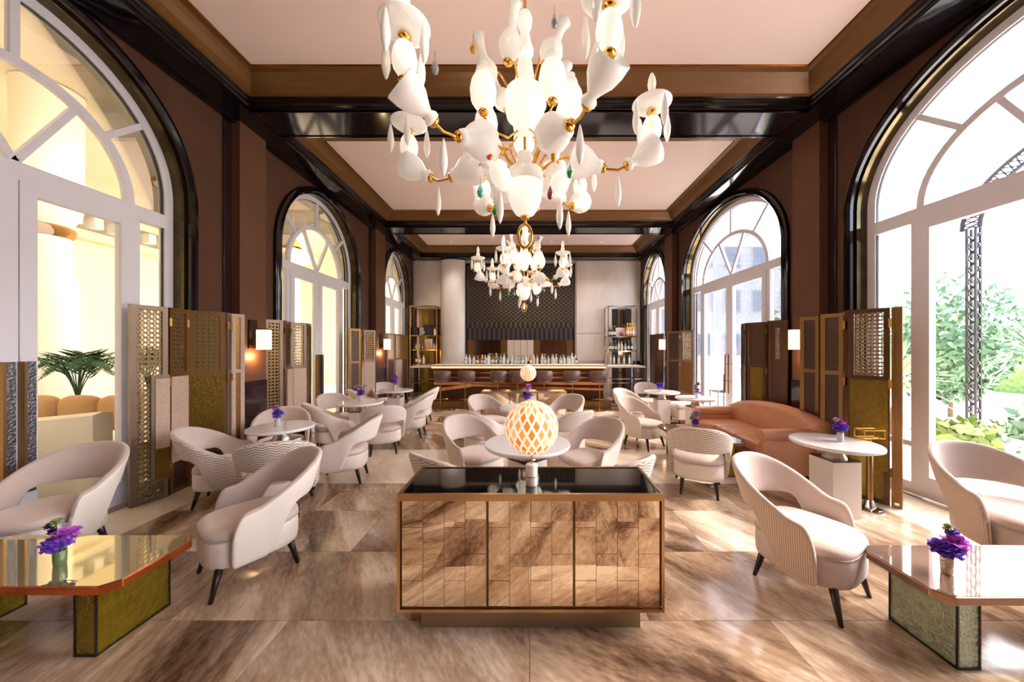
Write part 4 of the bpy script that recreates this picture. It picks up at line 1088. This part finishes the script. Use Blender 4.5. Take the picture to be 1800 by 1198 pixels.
def bottle_mesh(m, h, r):
    b = MB(); b.lathe([(r * .9, 0), (r, .01), (r, h * .58), (r * .85, h * .66), (r * .36, h * .76), (r * .33, h * .95), (r * .4, h * .96), (r * .4, h), (.001, h)], 12); return b.mesh('bottle', m, True)
def label_mesh(h, r):
    b = MB(); b.lathe([(r * 1.02, h * .18), (r * 1.02, h * .46)], 12, cap=False); return b.mesh('bottle_label', 'bottle_label', True)
def cap_mesh(h, r, m):
    b = MB(); b.lathe([(r * .43, h * .9), (r * .43, h * 1.02), (.001, h * 1.02)], 10); return b.mesh('bottle_cap', m, True)
kinds = {}
for nm, h, r, lab in (('bottle_clear', .31, .04, 'clear glass'), ('bottle_green', .33, .038, 'green glass'), ('bottle_amber', .29, .04, 'amber glass'), ('bottle_dark', .34, .036, 'dark glass'), ('bottle_blue', .28, .043, 'pale blue glass')):
    kinds[nm] = (bottle_mesh(nm, h, r), label_mesh(h, r), cap_mesh(h, r, 'gold' if nm != 'bottle_clear' else 'chrome'), lab)
COUNT = {}
def bottle(x, y, z, nm, where, grp, sc=1.):
    B_, L_, C_, lab = kinds[nm]; k_ = (lab, where); COUNT[k_] = COUNT.get(k_, 0) + 1
    nth = ('leftmost ', 'second ', 'third ', 'fourth ', 'fifth ', 'sixth ', 'seventh ', 'eighth ', 'ninth ', 'tenth ', 'eleventh ', 'twelfth ', 'thirteenth ', 'fourteenth ', 'fifteenth ', 'sixteenth ', 'seventeenth ', 'eighteenth ')[COUNT[k_] - 1]
    o = bpy.data.objects.new('bottle', B_); COL.objects.link(o); o.location = (x, y, z); o.scale = (sc, sc, sc); tag(o, nth + lab + ' bottle ' + ('' if COUNT[k_] == 1 else 'from the left ') + where, 'bottle', grp)
    inst('bottle_label', L_, o); inst('bottle_cap', C_, o)
q = random.Random(11); kn = list(kinds)
for row, (yy, n_) in enumerate(((11.12, 30), (11.34, 30))):
    for k in range(n_):
        x = -2.22 + 3.84 * (k + .5) / n_ + q.uniform(-.025, .025)
        bottle(x, yy + q.uniform(-.03, .03), 1.1, q.choices(kn, (5, 2, 2, 1, 3))[0], 'in the %s row along the back bar' % ('front', 'rear')[row], 'back bar bottles', q.uniform(.9, 1.2))

def shelf_unit(x0, x1, label, metal, back_m, zs, items):
    y0, y1 = 11.0, 11.5; t = empty('bottle_shelf', ((x0 + x1) / 2, (y0 + y1) / 2, 0)); tag(t, label, 'shelf')
    hx, hy = (x1 - x0) / 2, .25; zt = 3.06; p = .03
    f = MB()
    for sx in (-1, 1):
        for sy in (-1, 1): f.box(sx * hx - p / 2, sx * hx + p / 2, sy * hy - p / 2, sy * hy + p / 2, 0, zt)
    for sy in (-1, 1): f.box(-hx + p / 2, hx - p / 2, sy * hy - p / 2, sy * hy + p / 2, zt - p, zt)
    for sx in (-1, 1): f.box(sx * hx - p / 2, sx * hx + p / 2, -hy + p / 2, hy - p / 2, zt - p, zt)
    f.build('frame', metal, t)
    for k in range(4):
        b = MB(); wd = (2 * hx - p) / 4; b.box(-hx + p / 2 + k * wd + .003, -hx + p / 2 + (k + 1) * wd - .003, hy - .014, hy - .004, .1, zt - .05); b.build('back_mirror', back_m[k % len(back_m)], t)
    for z in zs:
        b = MB(); b.box(-hx + p / 2, hx - p / 2, -hy + .016, hy - .016, z - .03, z); b.build('shelf_board', metal, t)
    return t
shelf_unit(-3.98, -3.1, 'tall brass shelf of bottles and boxes left of the bar', 'brass', ['mirror_bronze', 'gold_glass', 'bronze_frame', 'panel_dark'], [.5, 1.12, 1.6, 2.08], None)
shelf_unit(2.62, 3.56, 'tall chrome shelf of bottles right of the bar', 'chrome', ['mirror_pale', 'panel_dark', 'mirror_bronze', 'panel_dark'], [.5, 1.12, 1.56, 2.04], None)
def boxy(name, x, y, z, sx, sy, sz, m, label, cat='box'):
    b = MB(); b.box(-sx / 2, sx / 2, -sy / 2, sy / 2, 0, sz); o = b.build(name, m, None, bevel=.008); o.location = (x, y, z); tag(o, label, cat); return o
ZL = 'on the left brass shelf'
boxy('gift_box', -3.42, 11.2, 2.08, .3, .2, .36, 'box_black', 'large black box on the top board of the left brass shelf')
boxy('gift_box', -3.85, 11.2, 2.08, .14, .2, .28, 'box_black', 'small black box on the top board at the left end of the brass shelf')
boxy('gift_box', -3.68, 11.26, 2.08, .14, .1, .26, 'box_white', 'white box on the top board of the left brass shelf')
boxy('gift_box', -3.44, 11.24, 1.6, .22, .16, .36, 'box_white', 'white box on the middle board of the left brass shelf')
o = MB(); o.lathe([(.06, 0), (.075, .02), (.075, .15), (.05, .2), (.02, .24), (.02, .27)], 16); o = o.build('decanter', 'bottle_amber', None, smooth=True); o.location = (-3.44, 11.08, 1.6); tag(o, 'amber decanter standing before the white box on the left brass shelf', 'decanter')
for x, nm in ((-3.86, 'bottle_amber'), (-3.74, 'bottle_clear'), (-3.63, 'bottle_amber'), (-3.25, 'bottle_clear'), (-3.17, 'bottle_dark')): bottle(x, 11.2, 1.6, nm, 'on the middle board of the left brass shelf', 'left shelf bottles', .8)
for x, nm in ((-3.2, 'bottle_clear'), (-3.56, 'bottle_dark')): bottle(x, 11.12, 2.08, nm, 'on the top board of the left brass shelf', 'left top board bottles', .85)
for x, nm in ((-3.84, 'bottle_dark'), (-3.72, 'bottle_amber'), (-3.6, 'bottle_clear')): bottle(x, 11.2, 1.12, nm, 'on the low board of the left brass shelf', 'left low board bottles', 1.05)
for k, x in enumerate((2.72, 2.8, 2.88)): bottle(x, 11.2, 2.04, 'bottle_dark' if k != 1 else 'bottle_green', 'on the top board of the right chrome shelf', 'right top board bottles', 1.05)
boxy('gift_box', 3.08, 11.24, 2.04, .3, .12, .3, 'box_white', 'white box on the top board of the right chrome shelf')
o = MB(); o.lathe([(.08, 0), (.09, .05), (.08, .12), (.03, .15)], 16); o = o.build('decanter', 'wine_fabric', None, smooth=True); o.location = (3.12, 11.1, 2.04); tag(o, 'squat wine red decanter before the white box on the right shelf', 'decanter')
for x in (3.3, 3.39, 3.48): bottle(x, 11.15, 2.04, 'bottle_amber', 'at the right end of the upper chrome shelf', 'right shelf amber bottles', 1.5)
for x, nm in ((2.73, 'bottle_dark'), (2.82, 'bottle_green'), (2.92, 'bottle_green'), (3.02, 'bottle_clear'), (3.12, 'bottle_clear'), (3.24, 'bottle_blue'), (3.35, 'bottle_dark'), (3.46, 'bottle_dark')): bottle(x, 11.2, 1.56, nm, 'on the middle board of the right chrome shelf', 'right middle board bottles', 1.0)
for x in (2.74, 2.86, 3.02, 3.2, 3.38): bottle(x, 11.2, 1.12, 'bottle_clear', 'on the low board of the right chrome shelf', 'right low board bottles', .95)

def stool(x, y, label):
    t = empty('bar_stool', (x, y, 0)); tag(t, label, 'bar stool', 'plum leather bar stools along the bar')
    NU = 18; loops = []
    for i in range(NU + 1):
        a = R(-155 + 130 * i / NU) if False else R(180 + 180 * i / NU); rx, ry = .225, .2
        c_, s_ = math.cos(a), math.sin(a)
        zt_, zb_ = 1.04 - .03 * (abs(i - NU / 2) / (NU / 2)) ** 3, .8
        lp = []
        for (k, z) in ((1, zb_), (1.02, (zb_ + zt_) / 2), (1.04, zt_), (.94, zt_ + .012), (.84, zt_), (.82, (zb_ + zt_) / 2), (.82, zb_)): lp.append((rx * k * c_, .03 + ry * k * s_, z))
        loops.append(lp)
    b = MB(); b.loft(loops); b.build('backrest', 'plum_leather', t, smooth=True)
    b = MB(); b.lathe([(.17, .74), (.19, .75), (.195, .78), (.185, .81), (.1, .825), (.001, .828)], 24, Matrix.Translation((0, .03, 0))); b.build('seat', 'plum_leather', t, smooth=True)
    b = MB(); b.lathe([(.19, .775), (.198, .775), (.198, .79), (.19, .79)], 28, Matrix.Translation((0, .03, 0)), cap=False); b.build('seat_band', 'brass', t)
    b = MB(); b.tube([(0, -.12, .74), (0, -.14, .4), (0, -.15, .012)], .014, 8); b.build('post', 'brass', t)
    b = MB(); b.tube([(.2 * math.cos(a), .03 + .18 * math.sin(a), .012) for a in [R(150 + 240 * i / 20) for i in range(21)]], .012, 7); b.build('base_ring', 'brass', t)
    b = MB(); b.tube([(.17 * math.cos(a), .02 + .15 * math.sin(a), .32) for a in [R(180 + 180 * i / 14) for i in range(15)]], .009, 7); b.build('foot_ring', 'brass', t)
    return t
names = ['leftmost plum bar stool at the bar', 'second plum bar stool from the left end', 'third plum bar stool from the left, left of the far globe lamp', 'plum bar stool behind the far globe lamp', 'plum bar stool just right of the far globe lamp', 'second plum bar stool from the right end', 'rightmost plum bar stool at the bar']
for px, l in zip((777, 819.5, 876, 910, 956, 1005, 1052), names): stool((px - 931) / F * 8.62, 8.62, l)

# ================================================================== OUTSIDE, LEFT: THE WINTER GARDEN
lf = MB(); lf.box(-12.5, -4.42, -3, 16, -.12, -.02); tag(lf.build('floor_corridor', 'marble_border'), kind='structure')
w_ = MB(); w_.box(-12.5, -12.2, -3, 16, -.02, 6.2)
cw = w_.build('wall_corridor', 'cream_corridor'); tag(cw, kind='structure')
w_ = MB(); w_.box(-12.2, -4.45, 15.7, 16, -.02, 6.2); tag(w_.build('wall_corridor_end', 'cream_corridor'), kind='structure')
w_ = MB(); w_.box(-12.2, -4.45, -3.3, -3, -.02, 6.2); tag(w_.build('wall_corridor_front', 'cream_corridor'), kind='structure')
w_ = MB(); w_.box(-12.5, -4.42, -3, 16, 6.2, 6.4); tag(w_.build('ceiling_corridor', 'cream_corridor'), kind='structure')
cn = MB(); cn.box(-12.2, -11.7, -3, 15.7, 5.2, 6.2); cn.box(-12.2, -11.9, -3, 15.7, 4.6, 4.8); cno = cn.build('trim_20', 'cream_corridor'); tag(cno, kind='structure')
dm = MB(); dm.box(-.12, .12, -.09, .09, -.14, .14); dme = dm.mesh('dentil', 'pale_plaster')
for k in range(42): inst('dentil', dme, cno, (-11.75, -2 + k * .42, 5.0))
ar = MB(); pts = [(-12.18, 7.9 - 1.3, 0)]
poly = [(6.5, 0)] + [(7.7 - 1.2 * math.cos(PI * i / 20), 3.0 + 1.1 * math.sin(PI * i / 20)) for i in range(21)] + [(8.9, 0)]
n_ = len(poly); ar.v = [(-12.19, y, z) for y, z in poly] + [(-12.12, y, z) for y, z in poly]
ar.f = [tuple(range(n_)), tuple(n_ + i for i in reversed(range(n_)))] + [(i, n_ + i, n_ + (i + 1) % n_, (i + 1) % n_) for i in range(n_)]; ar.m = [0] * len(ar.f)
ar.build('arched_niche', 'pale_plaster', cw)
for (x, y, r, zc, lb) in ((-8.5, 5.83, .25, 3.6, 'round cream column with bronze capital seen through the big left window'), (-8.2, 11.2, .34, 4.2, 'round cream column seen through the second left window')):
    c_ = empty('column', (x, y, -.02)); tag(c_, lb, 'column')
    b = MB(); b.lathe([(r * 1.3, 0), (r * 1.3, .2), (r * 1.06, .25), (r, .3), (r, zc)], 28); b.build('shaft', 'cream_corridor', c_, auto=40)
    b = MB(); b.lathe([(r * 1.02, zc + .002), (r * 1.15, zc + .05), (r * 1.2, zc + .16), (r * 1.05, zc + .2)], 28); b.build('capital', 'column_capital', c_, auto=40)
    b = MB(); b.lathe([(r * 1.04, zc + .202), (r * 1.5, zc + .5), (r * 1.6, 6.2)], 28); b.build('impost', 'cream_corridor', c_, auto=40)
for k, (x, y, lb) in enumerate(((-6.6, 2.5, 'nearest to the big left window'), (-6.6, 7.0, 'outside the second left window'), (-6.6, 11.5, 'outside the far left window'), (-9.8, 4.8, 'deep behind the big left window'), (-9.8, 9.4, 'deep behind the second left window'))):
    t = empty('ceiling_light', (x, y, 6.2)); tag(t, 'round lit ceiling lamp of the bright hall, ' + lb, 'ceiling light', 'ceiling lamps of the left hall')
    b = MB(); b.lathe([(.62, -.1), (.66, -.1), (.66, 0), (.62, 0)], 28, cap=False); b.build('rim', 'gold', t)
    b = MB(); b.lathe([(.61, -.09), (.61, -.02)], 28); b.build('diffuser', 'bright_panel', t)
    lamp('POINT', (x, y, 5.4), 5, (1, .88, .62), .4)
pd = empty('pendant_lamp', (-6.2, 8.65, 4.02)); tag(pd, 'gold and white pendant lamp seen through the second left window', 'pendant lamp')
b = MB(); b.tube([(0, 0, .45), (0, 0, 2.17)], .012, 6); b.build('cord', 'gold', pd)
b = MB(); b.lathe([(.03, .5), (.1, .44), (.18, .3), (.24, .18)], 20); b.build('cap', 'gold', pd, smooth=True)
b = MB(); b.lathe([(.24, .18), (.5, .02), (.52, -.02), (.3, -.16), (.01, -.2)], 24); b.build('shade', 'shade_glow', pd, smooth=True)
# sofa, cushions, low wall, planters and palms beyond the glass
sw = empty('curved_banquette', (-5.55, 3.45, -.02)); tag(sw, 'curved white banquette beyond the big left window', 'sofa')
b = MB()
rg = []
for i in range(17):
    t = i / 16; x = -.85 + 1.5 * t; y = .25 - .25 * math.sin(PI * t) ; z = .78 + .1 * t
    rg.append([(x, y, 0), (x, y, z), (x, y + .09, z + .03), (x, y + .18, z), (x, y + .18, 0)])
b.loft(rg); b.build('back', 'sofa_white', sw, smooth=False, auto=50)
b = MB(); b.box(-.8, .55, .45, 1.0, .0, .42); b.build('seat', 'sofa_white', sw, bevel=.05)
for k, (dx, lb) in enumerate(((-.52, 'tan cushion at the left end of the white banquette'), (.0, 'tan cushion in the middle of the white banquette'), (.48, 'tan cushion at the right end of the white banquette'))):
    b = MB(); rgs = []
    for (s_, y) in ((.6, -.09), (.9, -.06), (1, 0), (.9, .06), (.6, .09)):
        rgs.append([(math.copysign(abs(math.cos(2 * PI * j / 20)) ** .5, math.cos(2 * PI * j / 20)) * .23 * s_, y, .22 + math.copysign(abs(math.sin(2 * PI * j / 20)) ** .5, math.sin(2 * PI * j / 20)) * .22 * s_) for j in range(20)])
    b.loft(rgs); o = b.build('cushion', 'cushion_tan', None, smooth=True); o.location = (-5.55 + dx, 4.08, .6); tag(o, lb, 'cushion', 'tan cushions on the banquette')
def palm(x, y, z, h, n, label, leafm='leaf_dark', seed=1, ln=1.0, w0=.02):
    q = random.Random(seed); t = empty('potted_palm', (x, y, z)); tag(t, label, 'palm')
    for k in range(n):
        az = 2 * PI * k / n + q.uniform(-.4, .4); L_ = ln * q.uniform(.75, 1.1); rise = h * q.uniform(.75, 1.05); out = L_ * q.uniform(.35, .65)
        pts = [Vector((out * (i / 9) ** 1.6 * math.cos(az), out * (i / 9) ** 1.6 * math.sin(az), rise * math.sin(PI / 2 * min(1, i / 9 * 1.25)) - (.18 * h * max(0, i / 9 - .7) / .3))) for i in range(10)]
        f = MB(); f.tube(pts, .008, 4)
        for i in range(4, 10):
            for side in (-1, 1):
                for e in (0, .5):
                    p = pts[i] if e == 0 else (pts[i] + pts[i - 1]) / 2
                    d = (pts[i] - pts[i - 1]).normalized(); s_ = d.cross(Vector((0, 0, 1)))
                    if s_.length < .01: s_ = Vector((1, 0, 0))
                    s_.normalize(); tip = p + (s_ * side * .8 + d * .7 + Vector((0, 0, -.15))).normalized() * L_ * .26; mid = (p + tip) / 2 + d * w0
                    f.quad(p, mid - d * w0 * 2, tip, mid)
        f.build('frond', leafm, t)
    return t
def planter(x, y, z, r, h, label, m='sofa_white'):
    t = empty('planter', (x, y, z)); tag(t, label, 'planter')
    b = MB(); b.lathe([(r * .75, 0), (r, h), (r * .93, h), (r * .9, h - .06)], 20); b.build('pot', m, t, auto=40)
    b = MB(); b.lathe([(r * .89, h - .08), (r * .88, h - .06)], 20); b.build('soil', 'trunk', t)
for k, (x, y, h) in enumerate(((-6.85, 5.0, .55), (-7.35, 6.35, .6))):
    planter(x, y, -.02, .34, h + .25, 'white planter beyond the left window, %s of the two' % ('nearer' if k == 0 else 'farther'))
    palm(x, y, h + .19, .8, 16, 'green palm in the %s white planter beyond the left window' % ('nearer' if k == 0 else 'farther'), 'leaf_dark', 3 + k, .95)
rc = empty('reception_counter', (-5.2, 3.0, -.02)); 
tag(rc, 'low cream counter close behind the glass of the big left door', 'counter')
b = MB(); b.box(-.35, .35, -.2, .2, 0, .62); b.build('body', 'cream_corridor', rc, bevel=.02)
b = MB(); b.box(-.37, .37, -.22, .22, .621, .65); b.build('counter_top', 'pale_plaster', rc)

# ================================================================== OUTSIDE, RIGHT: TERRACE AND GARDEN
tr = MB(); tr.box(4.48, 40, -14, 34, -.14, -.03); tag(tr.build('ground', 'terrace'), kind='structure')
def house(x, y, sx, sy, h, label, side, rows=3, cols=5):
    t = empty('house', (x, y, -.03)); tag(t, label, 'building')
    b = MB(); b.box(-sx / 2, sx / 2, -sy / 2, sy / 2, 0, h); b.build('wall', 'pale_plaster', t)
    b = MB(); b.box(-sx / 2 - .2, sx / 2 + .2, -sy / 2 - .2, sy / 2 + .2, h, h + .3); b.build('roof', 'pale_plaster', t)
    for r in range(rows):
        for c in range(cols):
            z = 1.2 + r * (h - 1) / rows
            if side == 'x':
                yy = -sy / 2 + sy * (c + .5) / cols; b = MB(); b.box(-sx / 2 - .05, -sx / 2 - .001, yy - .55, yy + .55, z, z + 1.5); wd = b.build('window', 'white_frame', t)
                b = MB(); b.box(-sx / 2 - .06, -sx / 2 - .051, yy - .47, yy + .47, z + .08, z + 1.42); b.build('pane', 'window_dark', wd)
                b = MB(); b.box(-sx / 2 - .5, -sx / 2 - .06, yy - .8, yy + .8, z - .12, z); b.build('balcony', 'white_frame', t)
            else:
                xx = -sx / 2 + sx * (c + .5) / cols; b = MB(); b.box(xx - .55, xx + .55, -sy / 2 - .05, -sy / 2 - .001, z, z + 1.5); wd = b.build('window', 'white_frame', t)
                b = MB(); b.box(xx - .47, xx + .47, -sy / 2 - .06, -sy / 2 - .051, z + .08, z + 1.42); b.build('pane', 'window_dark', wd)
house(26, 18.5, 6, 9, 8.5, 'white balconied building beyond the garden, seen through the big right window', 'x')
house(15, 24, 9, 5, 9.5, 'pale building beyond the second right window', 'y')
hg = MB(); hg.box(18, 19.2, -10, 20, -.03, 1.5); o = hg.build('hedge', 'grass'); tag(o, 'long trimmed hedge along the far side of the garden', 'hedge')
# pergola arch
pg = empty('garden_arch', (7.6, 4.2, -.03)); tag(pg, 'black iron lattice arch outside the big right window', 'garden arch')
for s_ in (-1, 1):
    b = MB()
    for dx in (-.04, .04):
        b.box(dx - .012, dx + .012, s_ * 1.45 - .07, s_ * 1.45 - .045, 0, 3.7); b.box(dx - .012, dx + .012, s_ * 1.45 + .045, s_ * 1.45 + .07, 0, 3.7)
    z = .2
    while z < 3.5:
        b.bar((0, s_ * 1.45 - .08, z), (0, s_ * 1.45 + .08, z + .2), .02, .02); b.bar((0, s_ * 1.45 + .08, z), (0, s_ * 1.45 - .08, z + .2), .02, .02); z += .2
    b.build('post', 'iron_black', pg)
b = MB()
for rr in (1.37, 1.6):
    b.tube([(0, rr * math.cos(PI * i / 28), 3.7 + rr * .75 * math.sin(PI * i / 28)) for i in range(29)], .03, 6)
for i in range(44):
    a0, a1 = PI * i / 44, PI * (i + 1) / 44
    for ra, rb in ((1.37, 1.6), (1.6, 1.37)): b.bar((0, ra * math.cos(a0), 3.7 + ra * .75 * math.sin(a0)), (0, rb * math.cos(a1), 3.7 + rb * .75 * math.sin(a1)), .018, .018)
b.build('arch', 'iron_black', pg)
def bush(x, y, r, h, n, label, m, seed, name='garden_shrub'):
    q = random.Random(seed); t = empty(name, (x, y, -.03)); tag(t, label, 'shrub')
    b = MB(); b.tube([(0, 0, 0), (0.03, 0, h * .4)], [.05, .03], 6); b.build('stem', 'trunk', t)
    f = MB()
    for k in range(n):
        d = Vector((q.gauss(0, 1), q.gauss(0, 1), q.gauss(0, 1))).normalized(); c = Vector((d.x * r, d.y * r, h * .58 + d.z * h * .42)) * 1.0 * q.uniform(.55, 1); c.z = max(c.z, .05)
        u = Vector((q.gauss(0, 1), q.gauss(0, 1), q.gauss(0, 1))).normalized(); v = u.cross(d + Vector((.01, 0, 0))).normalized(); l = .1
        f.quad(c - u * l, c + v * l * .45, c + u * l, c - v * l * .45)
    o = f.build('foliage', m, t); o['kind'] = 'stuff'
def yucca(x, y, h, n, ln, label, m, seed):
    q = random.Random(seed); t = empty('yucca', (x, y, -.03)); tag(t, label, 'plant')
    b = MB(); b.tube([(0, 0, 0), (.02, .02, h)], [.09, .07], 8); b.build('trunk', 'trunk', t)
    f = MB()
    for k in range(n):
        az = q.uniform(0, 6.28); el = q.uniform(-.3, 1.45); d = Vector((math.cos(az) * math.cos(el), math.sin(az) * math.cos(el), math.sin(el))); s_ = d.cross(Vector((0, 0, 1))).normalized() * .028
        p = Vector((.02, .02, h)); L_ = ln * q.uniform(.75, 1.1); mid = p + d * L_ * .5; tip = p + d * L_ + Vector((0, 0, -.18 * L_))
        f.quad(p - s_ * .5, mid - s_, tip, mid + s_)
    o = f.build('leaf_crown', m, t); o['kind'] = 'stuff'
yucca(6.7, 6.1, 1.0, 110, 1.0, 'spiky yucca outside the narrow pane of the big right window', 'leaf_pale', 21)
yucca(9.5, 6.1, 1.5, 140, 1.2, 'spiky palm behind the iron arch', 'leaf_green', 22)
yucca(8.6, 4.4, 1.3, 120, 1.0, 'spiky dark palm close beside the iron arch post', 'leaf_dark', 23)
bush(10.2, 8.0, 1.1, 3.6, 2600, 'tall grey-green tree outside the big right window', 'leaf_green', 24, 'garden_tree')
bush(13.2, 11.5, 1.6, 3.2, 2600, 'olive-green shrub before the white building', 'grass', 25)
bush(7.7, 8.0, .7, 1.0, 1200, 'low pale shrub under the yuccas', 'leaf_pale', 26)
bush(6.6, 4.9, .6, .6, 900, 'low green shrub outside the glass door', 'grass', 27)
bush(7.4, 9.8, .5, 3.0, 1100, 'slender climbing plant outside the second right window', 'leaf_pale', 28)
planter(6.2, 3.9, -.03, .36, .55, 'large pale planter on the terrace outside the glass door', 'terrace')
bush(6.2, 3.9, .36, 1.1, 500, 'small shrub rising from the pale terrace planter', 'leaf_green', 29)
gc = empty('garden_chair', (5.45, 9.4, -.03)); tag(gc, 'black iron garden chair outside the second right window', 'chair')
b = MB(); b.box(-.22, .22, -.22, .22, .43, .46); b.build('seat', 'iron_black', gc)
for sx in (-1, 1):
    for sy in (-1, 1):
        b = MB(); b.tube([(sx * .2, sy * .2, 0), (sx * .2, sy * .2, .43 if sx < 0 else .9)], .014, 6); b.build('leg', 'iron_black', gc)
b = MB(); b.tube([(.2, -.2, .9), (.2, .2, .9)], .014, 6); b.tube([(.2, -.2, .5), (.2, .2, .88)], .01, 6); b.tube([(.2, .2, .5), (.2, -.2, .88)], .01, 6); b.build('backrest', 'iron_black', gc)

# made-up spotlights over the bar, added to brighten the dim back wall
for k, x in enumerate((-2.5, -.9, .7, 2.3)):
    t = empty('added_spotlight', (x, 10.55, ZC - .007)); tag(t, ('leftmost', 'second from left', 'third from left', 'rightmost')[k] + ' small added spotlight over the bar, brightening the back wall', 'ceiling light', 'added fill spots over the bar')
    b = MB(); b.lathe([(.03, -.012), (.055, -.012), (.055, 0), (.03, 0)], 18, cap=False); b.build('trim_ring', 'white_frame', t)
    b = MB(); b.lathe([(.029, -.008), (.029, -.004)], 18); b.build('lens', 'shade_glow', t)
    lp_ = lamp('SPOT', (x, 10.55, ZC - .05), 150, (1, .9, .8)); lp_.data.spot_size = R(120); lp_.data.spot_blend = 1; lp_.data.shadow_soft_size = .05; lp_.rotation_euler = (R(-8), 0, 0)
